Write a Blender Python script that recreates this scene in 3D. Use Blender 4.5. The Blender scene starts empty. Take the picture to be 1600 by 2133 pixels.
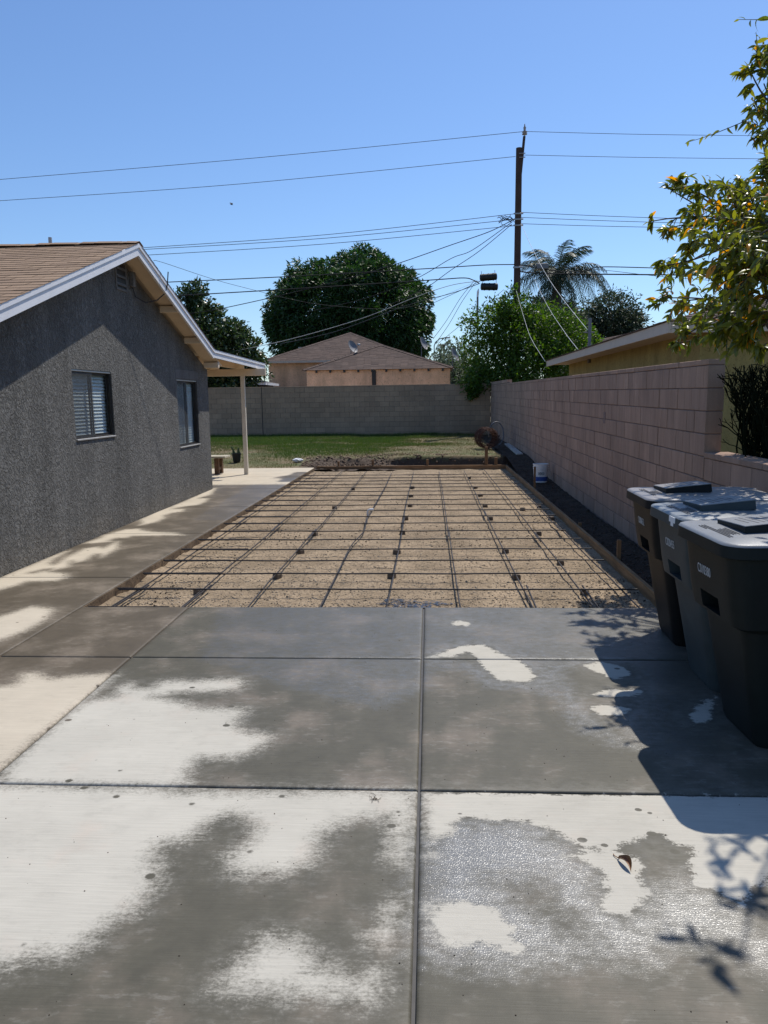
import bpy, bmesh, math, random
import numpy as np
from mathutils import Vector, Matrix, Quaternion

random.seed(7)
RNG = np.random.default_rng(7)
SC = bpy.context.scene
COL = SC.collection

# ------------------------------------------------------------------ camera, sky, sun, exposure
SUN_DIR = Vector((0.33, 0.58, 1.0)).normalized()          # towards the sun
SUN_EL = math.asin(SUN_DIR.z)
SUN_AZ = math.atan2(SUN_DIR.x, SUN_DIR.y)                 # from +Y towards +X

cam_data = bpy.data.cameras.new('camera')
cam = bpy.data.objects.new('camera', cam_data)
COL.objects.link(cam)
cam_data.sensor_fit = 'VERTICAL'
cam_data.sensor_height = 36.0
cam_data.lens = 1580.0 / 2133.0 * 36.0
cam_data.clip_start = 0.05
cam_data.clip_end = 3000.0
_r0 = Vector((0.9981702, 0.0587420, -0.0143419)); _r1 = Vector((-0.0055508, -0.1471675, -0.9890960)); _r2 = Vector((-0.0602122, 0.9873657, -0.1465721))
_m = Matrix((_r0, -_r1, -_r2)).transposed().to_4x4()
_m.translation = Vector((0.0, 0.0, 1.65))
cam.matrix_world = _m
SC.camera = cam

world = bpy.data.worlds.new('World')
SC.world = world
world.use_nodes = True
wn = world.node_tree
wn.nodes.clear()
w_out = wn.nodes.new('ShaderNodeOutputWorld')
w_bg = wn.nodes.new('ShaderNodeBackground')
w_sky = wn.nodes.new('ShaderNodeTexSky')
w_sky.sky_type = 'NISHITA'
w_sky.sun_disc = False
w_sky.sun_elevation = SUN_EL
w_sky.sun_rotation = SUN_AZ
w_sky.air_density = 1.15
w_sky.dust_density = 0.35
w_sky.ozone_density = 3.2
w_sky.altitude = 300
w_bg.inputs['Strength'].default_value = 0.118
w_mix = wn.nodes.new('ShaderNodeVectorMath')
w_mix.operation = 'MULTIPLY'
w_mix.inputs[1].default_value = (0.83, 0.97, 1.17)        # the camera's blue rendering of a clear sky
wn.links.new(w_sky.outputs['Color'], w_mix.inputs[0])
wn.links.new(w_mix.outputs['Vector'], w_bg.inputs['Color'])
wn.links.new(w_bg.outputs['Background'], w_out.inputs['Surface'])

sun_data = bpy.data.lights.new('sun', 'SUN')
sun_data.energy = 4.6
sun_data.angle = math.radians(0.5)
sun_data.color = (1.0, 0.955, 0.88)
sun = bpy.data.objects.new('sun', sun_data)
COL.objects.link(sun)
sun.location = (8, 14, 24)
sun.rotation_euler = SUN_DIR.to_track_quat('Z', 'Y').to_euler()

SC.view_settings.view_transform = 'Standard'
SC.view_settings.look = 'None'
SC.view_settings.exposure = 0.0
SC.view_settings.gamma = 1.0
SC.view_settings.use_curve_mapping = False
SC.render.engine = 'CYCLES'
SC.cycles.use_denoising = True
SC.cycles.max_bounces = 8
SC.cycles.transparent_max_bounces = 12
SC.cycles.caustics_reflective = False
SC.cycles.caustics_refractive = False

# ------------------------------------------------------------------ helpers
def tag(o, label=None, cat=None, group=None, kind=None):
    if label: o['label'] = label
    if cat: o['category'] = cat
    if group: o['group'] = group
    if kind: o['kind'] = kind
    return o

def link(o, parent=None):
    COL.objects.link(o)
    if parent is not None:
        o.parent = parent
    return o

def empty(name, loc=(0, 0, 0), rz=0.0, rx=0.0):
    o = bpy.data.objects.new(name, None)
    o.empty_display_size = 0.2
    o.location = loc
    o.rotation_euler = (rx, 0, rz)
    COL.objects.link(o)
    return o

def mesh_np(name, verts, faces, mat=None, smooth=False):
    """verts (N,3); faces list of equal-length index tuples or array (M,k)."""
    me = bpy.data.meshes.new(name)
    verts = np.asarray(verts, dtype=np.float32)
    if isinstance(faces, np.ndarray):
        M, k = faces.shape
        me.vertices.add(len(verts)); me.vertices.foreach_set('co', verts.ravel())
        me.loops.add(M * k); me.loops.foreach_set('vertex_index', faces.astype(np.int32).ravel())
        me.polygons.add(M)
        me.polygons.foreach_set('loop_start', np.arange(0, M * k, k, dtype=np.int32))
        me.polygons.foreach_set('loop_total', np.full(M, k, dtype=np.int32))
        me.update(calc_edges=True)
        me.validate()
    else:
        me.from_pydata([tuple(map(float, v)) for v in verts], [], faces)
        me.update()
    if smooth:
        me.polygons.foreach_set('use_smooth', np.ones(len(me.polygons), dtype=bool))
    if mat is not None:
        me.materials.append(mat)
    return me

class MB:
    """collects shapes into one mesh"""
    def __init__(self): self.v = []; self.f = []
    def add(self, v, f):
        n = len(self.v)
        self.v += [tuple(p) for p in v]
        self.f += [tuple(i + n for i in q) for q in f]
        return self
    def box(self, x0, x1, y0, y1, z0, z1, M=None):
        v = [(x0,y0,z0),(x1,y0,z0),(x1,y1,z0),(x0,y1,z0),(x0,y0,z1),(x1,y0,z1),(x1,y1,z1),(x0,y1,z1)]
        if M is not None: v = [tuple(M @ Vector(p)) for p in v]
        return self.add(v, [(0,3,2,1),(4,5,6,7),(0,1,5,4),(1,2,6,5),(2,3,7,6),(3,0,4,7)])
    def bbox(self, x0, x1, y0, y1, z0, z1, b=0.004, M=None):
        """box with chamfered edges"""
        bm = bmesh.new()
        bmesh.ops.create_cube(bm, size=1.0)
        for v in bm.verts:
            v.co = Vector(((x0+x1)/2 + v.co.x*(x1-x0), (y0+y1)/2 + v.co.y*(y1-y0), (z0+z1)/2 + v.co.z*(z1-z0)))
        bmesh.ops.bevel(bm, geom=list(bm.edges), offset=b, segments=1, affect='EDGES', profile=0.5)
        bm.verts.index_update()
        v = [(M @ p.co) if M is not None else p.co for p in bm.verts]
        f = [[p.index for p in q.verts] for q in bm.faces]
        bm.free()
        return self.add(v, f)
    def tube(self, pts, r, n=8, cap=True, r1=None):
        pts = [Vector(p) for p in pts]
        rs = r if isinstance(r, (list, tuple)) else [r + ((r1 if r1 is not None else r) - r) * i / max(1, len(pts)-1) for i in range(len(pts))]
        v = []; f = []
        up = Vector((0, 0, 1))
        a = None
        for i, p in enumerate(pts):
            t = (pts[min(i+1, len(pts)-1)] - pts[max(i-1, 0)])
            if t.length < 1e-9: t = Vector((0,0,1))
            t.normalize()
            if a is None:
                ref = up if abs(t.z) < 0.9 else Vector((1, 0, 0))
                a = t.cross(ref).normalized()
            else:
                a = (a - t * a.dot(t))
                if a.length < 1e-6: a = t.orthogonal()
                a.normalize()
            b = t.cross(a)
            for k in range(n):
                an = 2*math.pi*k/n
                v.append(p + (a*math.cos(an) + b*math.sin(an)) * rs[i])
        for i in range(len(pts)-1):
            for k in range(n):
                k2 = (k+1) % n
                f.append((i*n+k, i*n+k2, (i+1)*n+k2, (i+1)*n+k))
        if cap:
            f.append(tuple(range(n-1, -1, -1)))
            f.append(tuple((len(pts)-1)*n + k for k in range(n)))
        return self.add(v, f)
    def loft(self, rings, cap=True):
        n = len(rings[0]); v = [p for r in rings for p in r]; f = []
        for i in range(len(rings)-1):
            for k in range(n):
                k2 = (k+1) % n
                f.append((i*n+k, i*n+k2, (i+1)*n+k2, (i+1)*n+k))
        if cap:
            f.append(tuple(range(n-1, -1, -1)))
            f.append(tuple((len(rings)-1)*n + k for k in range(n)))
        return self.add(v, f)
    def prism(self, poly, axis, a0, a1):
        """polygon (list of 2D) extruded along an axis: 'x' -> poly is (y,z); 'y' -> (x,z); 'z' -> (x,y)"""
        def put(p, a):
            if axis == 'x': return (a, p[0], p[1])
            if axis == 'y': return (p[0], a, p[1])
            return (p[0], p[1], a)
        n = len(poly)
        v = [put(p, a0) for p in poly] + [put(p, a1) for p in poly]
        f = [tuple(range(n)), tuple(range(2*n-1, n-1, -1))]
        for k in range(n):
            k2 = (k+1) % n
            f.append((k, n+k, n+k2, k2))
        return self.add(v, f)
    def mesh(self, name, mat, smooth=False, fixn=True):
        me = bpy.data.meshes.new(name)
        me.from_pydata([tuple(p) for p in self.v], [], self.f)
        if fixn:
            bm = bmesh.new(); bm.from_mesh(me)
            bmesh.ops.recalc_face_normals(bm, faces=bm.faces)
            bm.to_mesh(me); bm.free()
        if smooth:
            for p in me.polygons: p.use_smooth = True
        if mat is not None: me.materials.append(mat)
        me.update()
        return me
    def build(self, name, mat, parent=None, smooth=False, sharp=None):
        me = self.mesh(name, mat, smooth)
        if smooth and sharp:
            me.set_sharp_from_angle(angle=math.radians(sharp))
        o = bpy.data.objects.new(name, me)
        return link(o, parent)

def obj(name, me, parent=None, loc=None):
    o = bpy.data.objects.new(name, me)
    link(o, parent)
    if loc is not None: o.location = loc
    return o

def copy_tree(o, parent=None):
    c = o.copy(); COL.objects.link(c)
    c.parent = parent
    for ch in [x for x in bpy.data.objects if x.parent is o]:
        copy_tree(ch, c)
    return c

# numpy value noise
def vnoise(x, y, seed=0):
    xi = np.floor(x).astype(np.int64); yi = np.floor(y).astype(np.int64)
    xf = x - xi; yf = y - yi
    def h(a, b):
        n = (a * 374761393 + b * 668265263 + seed * 974634653) & 0x7fffffff
        n = ((n ^ (n >> 13)) * 1274126177) & 0x7fffffff
        return ((n ^ (n >> 16)) & 0xffff) / 65535.0
    u = xf*xf*(3-2*xf); v = yf*yf*(3-2*yf)
    return (h(xi,yi)*(1-u) + h(xi+1,yi)*u)*(1-v) + (h(xi,yi+1)*(1-u) + h(xi+1,yi+1)*u)*v
def fbm(x, y, oct=4, seed=0):
    s = np.zeros_like(x, dtype=float); a = 0.5
    for i in range(oct):
        s += a * (vnoise(x, y, seed+i) - 0.5); x = x*2.03; y = y*2.03; a *= 0.5
    return s

def poly_sdf(px, py, poly):
    """signed distance, positive inside"""
    d = np.full(px.shape, 1e9); inside = np.zeros(px.shape, dtype=bool)
    n = len(poly)
    for i in range(n):
        ax, ay = poly[i]; bx, by = poly[(i+1) % n]
        ex, ey = bx-ax, by-ay; wx, wy = px-ax, py-ay
        t = np.clip((wx*ex + wy*ey) / max(ex*ex+ey*ey, 1e-12), 0, 1)
        d = np.minimum(d, np.hypot(wx-ex*t, wy-ey*t))
        c = ((ay > py) != (by > py))
        with np.errstate(divide='ignore', invalid='ignore'):
            xx = ax + (py-ay) * ex / (ey if abs(ey) > 1e-12 else 1e-12)
        inside ^= (c & (px < xx))
    return np.where(inside, d, -d)

def grid_mesh(name, xs, ys, z, mat, attrs=None, smooth=True):
    X, Y = np.meshgrid(xs, ys)
    V = np.stack([X.ravel(), Y.ravel(), np.broadcast_to(z, X.shape).ravel() if not np.isscalar(z) else np.full(X.size, z)], 1)
    nx, ny = len(xs), len(ys)
    idx = np.arange(nx*ny).reshape(ny, nx)
    F = np.stack([idx[:-1,:-1].ravel(), idx[:-1,1:].ravel(), idx[1:,1:].ravel(), idx[1:,:-1].ravel()], 1)
    me = mesh_np(name, V, F, mat, smooth)
    if attrs:
        for k, a in attrs.items():
            at = me.attributes.new(k, 'FLOAT', 'POINT')
            at.data.foreach_set('value', np.asarray(a, dtype=np.float32).ravel())
    return me

# ------------------------------------------------------------------ materials
class NT:
    def __init__(self, name):
        self.m = bpy.data.materials.new(name)
        self.m.use_nodes = True
        self.t = self.m.node_tree
        self.t.nodes.clear()
        self.out = self.t.nodes.new('ShaderNodeOutputMaterial')
        self.bsdf = self.n('ShaderNodeBsdfPrincipled')
        self.l(self.bsdf, 'BSDF', self.out, 'Surface')
    def n(self, typ, **kw):
        nd = self.t.nodes.new(typ)
        for k, v in kw.items(): setattr(nd, k, v)
        return nd
    def l(self, a, ao, b, bi):
        self.t.links.new(a.outputs[ao], b.inputs[bi])
    def set(self, sock, val, node=None):
        node = node or self.bsdf
        s = node.inputs[sock]
        if isinstance(val, tuple) and len(val) == 2 and hasattr(val[0], 'outputs'):
            self.t.links.new(val[0].outputs[val[1]], s)
        elif isinstance(val, tuple) and len(val) == 3 and s.type == 'RGBA':
            s.default_value = (*val, 1)
        else:
            s.default_value = val
        return self
    def pos(self, scale=(1, 1, 1), kind='Object'):
        if kind == 'World':
            g = self.n('ShaderNodeNewGeometry'); src = (g, 'Position')
        else:
            g = self.n('ShaderNodeTexCoord'); src = (g, kind)
        mp = self.n('ShaderNodeMapping')
        mp.inputs['Scale'].default_value = scale
        self.t.links.new(src[0].outputs[src[1]], mp.inputs['Vector'])
        return (mp, 'Vector')
    def noise(self, scale=5, detail=4, rough=0.55, vec=None, dist=0.0):
        nd = self.n('ShaderNodeTexNoise')
        nd.inputs['Scale'].default_value = scale
        nd.inputs['Detail'].default_value = detail
        nd.inputs['Roughness'].default_value = rough
        nd.inputs['Distortion'].default_value = dist
        if vec: self.t.links.new(vec[0].outputs[vec[1]], nd.inputs['Vector'])
        return (nd, 'Fac')
    def voronoi(self, scale=5, vec=None, feature='F1', out='Distance'):
        nd = self.n('ShaderNodeTexVoronoi', feature=feature)
        nd.inputs['Scale'].default_value = scale
        if vec: self.t.links.new(vec[0].outputs[vec[1]], nd.inputs['Vector'])
        return (nd, out)
    def math(self, op, a, b=0.0, c=0.0):
        nd = self.n('ShaderNodeMath', operation=op)
        for i, x in enumerate((a, b, c)):
            if isinstance(x, tuple): self.t.links.new(x[0].outputs[x[1]], nd.inputs[i])
            else: nd.inputs[i].default_value = x
        return (nd, 'Value')
    def ramp(self, x, a, b, smooth=True, lo=0.0, hi=1.0):
        nd = self.n('ShaderNodeMapRange', interpolation_type='SMOOTHSTEP' if smooth else 'LINEAR')
        self.t.links.new(x[0].outputs[x[1]], nd.inputs['Value'])
        nd.inputs['From Min'].default_value = a; nd.inputs['From Max'].default_value = b
        nd.inputs['To Min'].default_value = lo; nd.inputs['To Max'].default_value = hi
        return (nd, 'Result')
    def mix(self, f, a, b):
        nd = self.n('ShaderNodeMix', data_type='RGBA')
        if isinstance(f, tuple): self.t.links.new(f[0].outputs[f[1]], nd.inputs[0])
        else: nd.inputs[0].default_value = f
        for i, x in ((6, a), (7, b)):
            if hasattr(x[0], 'outputs'): self.t.links.new(x[0].outputs[x[1]], nd.inputs[i])
            else: nd.inputs[i].default_value = (*x, 1)
        return (nd, 2)
    def mixf(self, f, a, b):
        nd = self.n('ShaderNodeMix', data_type='FLOAT')
        for i, x in ((0, f), (2, a), (3, b)):
            if isinstance(x, tuple): self.t.links.new(x[0].outputs[x[1]], nd.inputs[i])
            else: nd.inputs[i].default_value = x
        return (nd, 0)
    def mul(self, col, f):
        """colour times a scalar"""
        nd = self.n('ShaderNodeVectorMath', operation='SCALE')
        if hasattr(col[0], 'outputs'): self.t.links.new(col[0].outputs[col[1]], nd.inputs[0])
        else: nd.inputs[0].default_value = col
        self.t.links.new(f[0].outputs[f[1]], nd.inputs['Scale'])
        return (nd, 'Vector')
    def rnd(self):
        """one random number per loose piece and per object"""
        g = self.n('ShaderNodeNewGeometry'); o = self.n('ShaderNodeObjectInfo')
        s = self.math('ADD', (g, 'Random Per Island'), (o, 'Random'))
        return self.math('FRACT', s)
    def cx(self, nd):
        s = self.n('ShaderNodeSeparateColor'); self.t.links.new(nd.outputs['Color'], s.inputs[0]); return s
    def attr(self, name):
        a = self.n('ShaderNodeAttribute', attribute_name=name)
        return (a, 'Fac')
    def bump(self, h, strength=0.3, dist=0.01, prev=None):
        b = self.n('ShaderNodeBump')
        b.inputs['Strength'].default_value = strength
        b.inputs['Distance'].default_value = dist
        self.t.links.new(h[0].outputs[h[1]], b.inputs['Height'])
        if prev: self.t.links.new(prev[0].outputs[prev[1]], b.inputs['Normal'])
        self.t.links.new(b.outputs['Normal'], self.bsdf.inputs['Normal'])
        return (b, 'Normal')

def m_plain(name, col, rough=0.6, var=0.12, scale=6.0, metal=0.0, bump=0.0, bscale=60.0, spec=None, rnd=0.0):
    t = NT(name)
    v = t.pos()
    n1 = t.noise(scale, 5, 0.6, v)
    f = t.ramp(n1, 0.25, 0.75, False, 1-var, 1+var)
    if rnd > 0:
        f = t.math('MULTIPLY', f, t.ramp(t.rnd(), 0, 1, False, 1-rnd, 1+rnd))
    t.set('Base Color', t.mul(col, f))
    t.set('Roughness', rough); t.set('Metallic', metal)
    if spec is not None: t.set('Specular IOR Level', spec)
    if bump > 0:
        t.bump(t.noise(bscale, 4, 0.6, v), bump, 0.01)
    return t.m

def m_leaf(name, col, col2, trans=0.35, rough=0.45, third=None, third_p=0.0, spec=0.5):
    t = NT(name)
    r = t.rnd()
    c = t.mix(r, col, col2)
    if third:
        r2 = t.math('FRACT', t.math('MULTIPLY', r, 37.37))
        c = t.mix(t.math('LESS_THAN', r2, third_p), c, third)
    t.set('Base Color', c); t.set('Roughness', rough); t.set('Specular IOR Level', spec)
    tr = t.n('ShaderNodeBsdfTranslucent')
    hs = t.n('ShaderNodeHueSaturation'); hs.inputs['Value'].default_value = 1.5; hs.inputs['Saturation'].default_value = 1.1
    t.set('Color', c, hs)
    t.l(hs, 'Color', tr, 'Color')
    mx = t.n('ShaderNodeMixShader'); mx.inputs[0].default_value = trans
    t.t.links.new(t.bsdf.outputs[0], mx.inputs[1]); t.t.links.new(tr.outputs[0], mx.inputs[2])
    t.l(mx, 0, t.out, 'Surface')
    return t.m

def m_concrete(name, dry, damp, film, broom=1.0, pinkish=(0.55, 0.42, 0.33), edge_n=1.0):
    t = NT(name)
    v = t.pos((1, 1, 1), 'World')
    vb = t.pos((5, 130, 5), 'World')
    n_big = t.noise(2.2, 5, 0.6, v)
    n_mid = t.noise(9, 6, 0.65, v)
    vs = t.pos((10, 15, 10), 'World')
    vsp = t.pos((1, 1.15, 1), 'World')
    vs2 = t.pos((1, 1.5, 1), 'World')
    n_edge = t.noise(1.6, 7, 0.7, vs)
    n_fine = t.noise(120, 3, 0.6, v)
    n_broom = t.noise(1.0, 4, 0.6, vb)
    a_dry = t.attr('dry'); a_film = t.attr('film')
    jit = t.math('ADD', t.math('MULTIPLY', t.math('SUBTRACT', n_edge, 0.5), 0.15*edge_n), t.math('MULTIPLY', t.math('SUBTRACT', n_fine, 0.5), 0.06*edge_n))
    sp = t.n('ShaderNodeTexVoronoi'); sp.inputs['Scale'].default_value = 7.5; t.t.links.new(vsp[0].outputs[vsp[1]], sp.inputs['Vector'])
    drop = t.ramp((sp, 'Distance'), 0.03, 0.16, False, 1.0, 0.0)
    drop = t.math('MULTIPLY', drop, t.math('GREATER_THAN', t.math('FRACT', t.math('MULTIPLY', (t.cx(sp), 'Red'), 7.0)), 0.62))
    d = t.math('ADD', a_dry, jit)
    d = t.math('SUBTRACT', d, t.math('MULTIPLY', drop, 0.32))
    d = t.math('ADD', d, t.math('MULTIPLY', t.math('SUBTRACT', n_broom, 0.5), 0.03))
    sx = t.n('ShaderNodeSeparateXYZ'); gp = t.n('ShaderNodeNewGeometry'); t.l(gp, 'Position', sx, 0)
    soft = t.ramp((sx, 'X'), 0.15, -0.15)
    n_grain = t.noise(60, 5, 0.75, vs2)
    d = t.math('ADD', d, t.math('MULTIPLY', t.math('SUBTRACT', n_grain, 0.5), t.math('ADD', t.math('MULTIPLY', soft, 0.20), 0.02)))
    wd = t.math('ADD', t.math('MULTIPLY', soft, 0.055), 0.012)
    k_dry = t.ramp(t.math('DIVIDE', d, wd), -0.9, 1.1)
    rim = t.math('MULTIPLY', t.math('MULTIPLY', t.ramp(d, -0.035, -0.006), t.ramp(d, 0.012, -0.004)), t.math('SUBTRACT', 1.0, soft))
    k_half = t.ramp(d, -0.16, 0.02)                        # drying fringe
    f = t.math('ADD', a_film, t.math('MULTIPLY', t.math('SUBTRACT', n_edge, 0.5), 0.34))
    k_film = t.ramp(f, -0.13, 0.14)
    var = t.math('MULTIPLY', t.ramp(n_big, 0.2, 0.8, False, 0.88, 1.1), t.ramp(n_broom, 0.25, 0.75, False, 0.91, 1.08))
    speck = t.ramp(t.voronoi(230, v), 0.02, 0.12, False, 0.82, 1.0)
    var = t.math('MULTIPLY', var, speck)
    wetvar = t.ramp(n_mid, 0.3, 0.7, False, 0.86, 1.14)
    c_damp = t.mix(t.ramp(n_big, 0.45, 0.75), damp, tuple(a*0.72 + b*0.2 for a, b in zip(damp, pinkish)))
    c_damp = t.mul(c_damp, wetvar)
    mott = t.math('MULTIPLY', t.ramp(t.noise(14, 5, 0.7, t.pos((1, 2.2, 1), 'World')), 0.52, 0.66), t.ramp(n_big, 0.42, 0.6))
    c_damp = t.mix(t.math('MULTIPLY', mott, 0.35), c_damp, tuple(x*0.55 for x in dry))
    c_wet = t.mix(k_film, c_damp, film)
    c_half = t.mix(t.math('MULTIPLY', t.math('MULTIPLY', k_half, t.ramp(n_edge, 0.3, 0.65)), 0.34), c_wet, tuple(0.55*x for x in dry))
    stain = t.ramp(t.noise(3.2, 6, 0.65, v), 0.54, 0.75)
    smudge = t.ramp(t.noise(5.5, 7, 0.72, t.pos((1, 1.7, 1), 'World')), 0.50, 0.72)
    c_dry = t.mix(t.math('MULTIPLY', stain, 0.25), dry, pinkish)
    c_dry = t.mix(t.math('MULTIPLY', smudge, 0.22), c_dry, tuple(0.5*x for x in dry))
    c = t.mix(k_dry, c_half, c_dry)
    var = t.math('MULTIPLY', var, t.math('SUBTRACT', 1.0, t.math('MULTIPLY', rim, 0.22)))
    c = t.mul(c, var)
    t.set('Base Color', c)
    r_wet = t.mixf(k_film, 0.58, t.ramp(n_mid, 0.3, 0.7, False, 0.40, 0.50))
    t.set('Roughness', t.mixf(k_dry, r_wet, 0.85))
    t.set('Specular IOR Level', t.mixf(k_dry, t.mixf(k_film, 0.3, 0.95), 0.2))
    wetc = t.math('MULTIPLY', k_film, t.math('SUBTRACT', 1.0, k_dry))
    t.set('Coat Weight', t.math('MULTIPLY', wetc, t.ramp(n_edge, 0.3, 0.6, False, 0.7, 1.0))); t.set('Coat Roughness', 0.27); t.set('Coat IOR', 1.5)
    b1 = t.bump(n_broom, 0.34*broom, 0.004)
    grit = t.noise(190, 1.5, 0.6, v)
    gf = t.math('MULTIPLY', grit, t.math('ADD', t.math('MULTIPLY', k_film, 2.2), 0.55))
    b2 = t.bump(gf, 0.6, 0.0006, b1)
    cb = t.n('ShaderNodeBump'); cb.inputs['Strength'].default_value = 1.0; cb.inputs['Distance'].default_value = 0.0028
    cn = t.noise(175, 0.8, 0.5, v); t.t.links.new(cn[0].outputs[cn[1]], cb.inputs['Height'])
    t.t.links.new(cb.outputs['Normal'], t.bsdf.inputs['Coat Normal'])
    return t.m

def m_block(name, col, col2, streak=0.1, salt=0.0):
    t = NT(name)
    v = t.pos((1, 1, 1), 'World')
    r = t.rnd()
    c = t.mix(r, col, col2)
    st = t.noise(1.0, 4, 0.6, t.pos((14, 14, 1.2), 'World'))
    f = t.ramp(st, 0.25, 0.75, False, 1-streak, 1+streak)
    big = t.ramp(t.noise(0.8, 5, 0.65, v), 0.25, 0.75, False, 0.80, 1.16)
    r2 = t.math('FRACT', t.math('MULTIPLY', r, 23.7))
    f = t.math('MULTIPLY', f, t.ramp(r2, 0, 1, False, 0.93, 1.06))
    fine = t.ramp(t.noise(140, 3, 0.7, v), 0.2, 0.8, False, 0.84, 1.15)
    f = t.math('MULTIPLY', t.math('MULTIPLY', f, big), fine)
    sl = t.ramp(t.noise(2.6, 6, 0.72, t.pos((1, 1, 0.6), 'World')), 0.56, 0.74)
    c = t.mix(t.math('MULTIPLY', sl, 0.30), c, tuple(x*1.3+0.05 for x in col))
    t.set('Base Color', t.mul(c, f)); t.set('Roughness', 0.92); t.set('Specular IOR Level', 0.2)
    t.bump(t.noise(170, 3, 0.7, v), 0.35, 0.006)
    return t.m

def m_stucco(name, col, coarse=1.0):
    t = NT(name)
    v = t.pos((1, 1, 1), 'World')
    va = t.pos((1, 1.0, 0.75), 'World')
    n1 = t.noise(25, 4, 0.6, va, 1.2)
    h = t.ramp(n1, 0.34, 0.60)
    n2 = t.noise(160, 3, 0.6, v)
    hh = t.math('ADD', t.math('MULTIPLY', h, 1.0), t.math('MULTIPLY', n2, 0.25))
    wash = t.ramp(t.noise(1.1, 6, 0.65, t.pos((1.8, 1.8, 0.40), 'World')), 0.3, 0.72, False, 0.78, 1.24)
    patch = t.ramp(t.noise(3.5, 5, 0.7, t.pos((1, 1, 0.8), 'World')), 0.35, 0.7, False, 0.90, 1.12)
    sz = t.n('ShaderNodeSeparateXYZ'); gz = t.n('ShaderNodeNewGeometry'); t.l(gz, 'Position', sz, 0)
    foot = t.ramp(t.math('ADD', (sz, 'Z'), t.math('MULTIPLY', t.math('SUBTRACT', t.noise(5, 5, 0.7, v), 0.5), 0.5)), 0.38, -0.05, True, 0.0, 0.30)
    wash = t.math('MULTIPLY', wash, patch)
    col = t.mix(foot, col, (0.24, 0.205, 0.16)) if coarse > 0.9 else col
    pit = t.ramp(n1, 0.30, 0.46, True, 0.55, 1.0)
    t.set('Base Color', t.mul(col, t.math('MULTIPLY', wash, pit))); t.set('Roughness', 0.9); t.set('Specular IOR Level', 0.2)
    t.bump(hh, min(1.0, 0.9*coarse), 0.026)
    return t.m

def m_shingle(name, col, col2):
    t = NT(name)
    v = t.pos((1, 1, 1), 'World')
    r = t.rnd()
    c = t.mix(r, col, col2)
    g = t.ramp(t.noise(330, 2, 0.7, v), 0.25, 0.75, False, 0.7, 1.3)
    b = t.ramp(t.noise(1.3, 4, 0.6, v), 0.25, 0.75, False, 0.9, 1.1)
    t.set('Base Color', t.mul(c, t.math('MULTIPLY', g, b))); t.set('Roughness', 0.95); t.set('Specular IOR Level', 0.15)
    t.bump(t.noise(330, 2, 0.7, v), 0.3, 0.004)
    return t.m

def m_soil(name, col, col2, scale=6, grain=140, bump=0.5):
    t = NT(name)
    v = t.pos((1, 1, 1), 'World')
    a = t.noise(scale, 6, 0.65, v)
    c = t.mix(t.ramp(a, 0.35, 0.65), col, col2)
    g = t.ramp(t.noise(grain, 4, 0.75, v), 0.25, 0.75, False, 0.6, 1.4)
    vo = t.voronoi(grain*0.55, v, out='Color')
    sp = t.ramp(vo, 0.0, 1.0, False, 0.7, 1.3)
    t.set('Base Color', t.mul(c, t.math('MULTIPLY', g, sp))); t.set('Roughness', 0.95); t.set('Specular IOR Level', 0.2)
    t.bump(t.noise(grain*0.7, 4, 0.7, v), bump, 0.012)
    return t.m

def m_wood(name, col, axis='y', dark=0.6):
    t = NT(name)
    s = {'x': (2, 40, 40), 'y': (40, 2, 40), 'z': (40, 40, 2)}[axis]
    n1 = t.noise(1.0, 5, 0.6, t.pos(s))
    f = t.ramp(n1, 0.3, 0.7, False, dark, 1.2)
    f = t.math('MULTIPLY', f, t.ramp(t.noise(2.5, 4, 0.6, t.pos()), 0.3, 0.7, False, 0.75, 1.15))
    t.set('Base Color', t.mul(col, f)); t.set('Roughness', 0.8); t.set('Specular IOR Level', 0.25)
    t.bump(n1, 0.25, 0.004)
    return t.m

def m_glass(name, tint=(1, 1, 1)):
    t = NT(name)
    tr = t.n('ShaderNodeBsdfTransparent'); tr.inputs[0].default_value = (*tint, 1)
    gl = t.n('ShaderNodeBsdfGlossy'); gl.inputs['Roughness'].default_value = 0.02
    lw = t.n('ShaderNodeLayerWeight'); lw.inputs['Blend'].default_value = 0.5
    fr = t.math('ADD', t.math('MULTIPLY', t.math('POWER', (lw, 'Facing'), 5.0), 0.94), 0.04)[0]
    mx = t.n('ShaderNodeMixShader')
    t.t.links.new(fr.outputs[0], mx.inputs[0]); t.t.links.new(tr.outputs[0], mx.inputs[1]); t.t.links.new(gl.outputs[0], mx.inputs[2])
    t.l(mx, 0, t.out, 'Surface')
    return t.m

def m_screen(name):
    t = NT(name)
    t.set('Base Color', (0.075, 0.08, 0.085)); t.set('Roughness', 0.8)
    tr = t.n('ShaderNodeBsdfTransparent')
    mx = t.n('ShaderNodeMixShader'); mx.inputs[0].default_value = 0.24
    t.t.links.new(tr.outputs[0], mx.inputs[1]); t.t.links.new(t.bsdf.outputs[0], mx.inputs[2])
    t.l(mx, 0, t.out, 'Surface')
    return t.m

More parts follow.
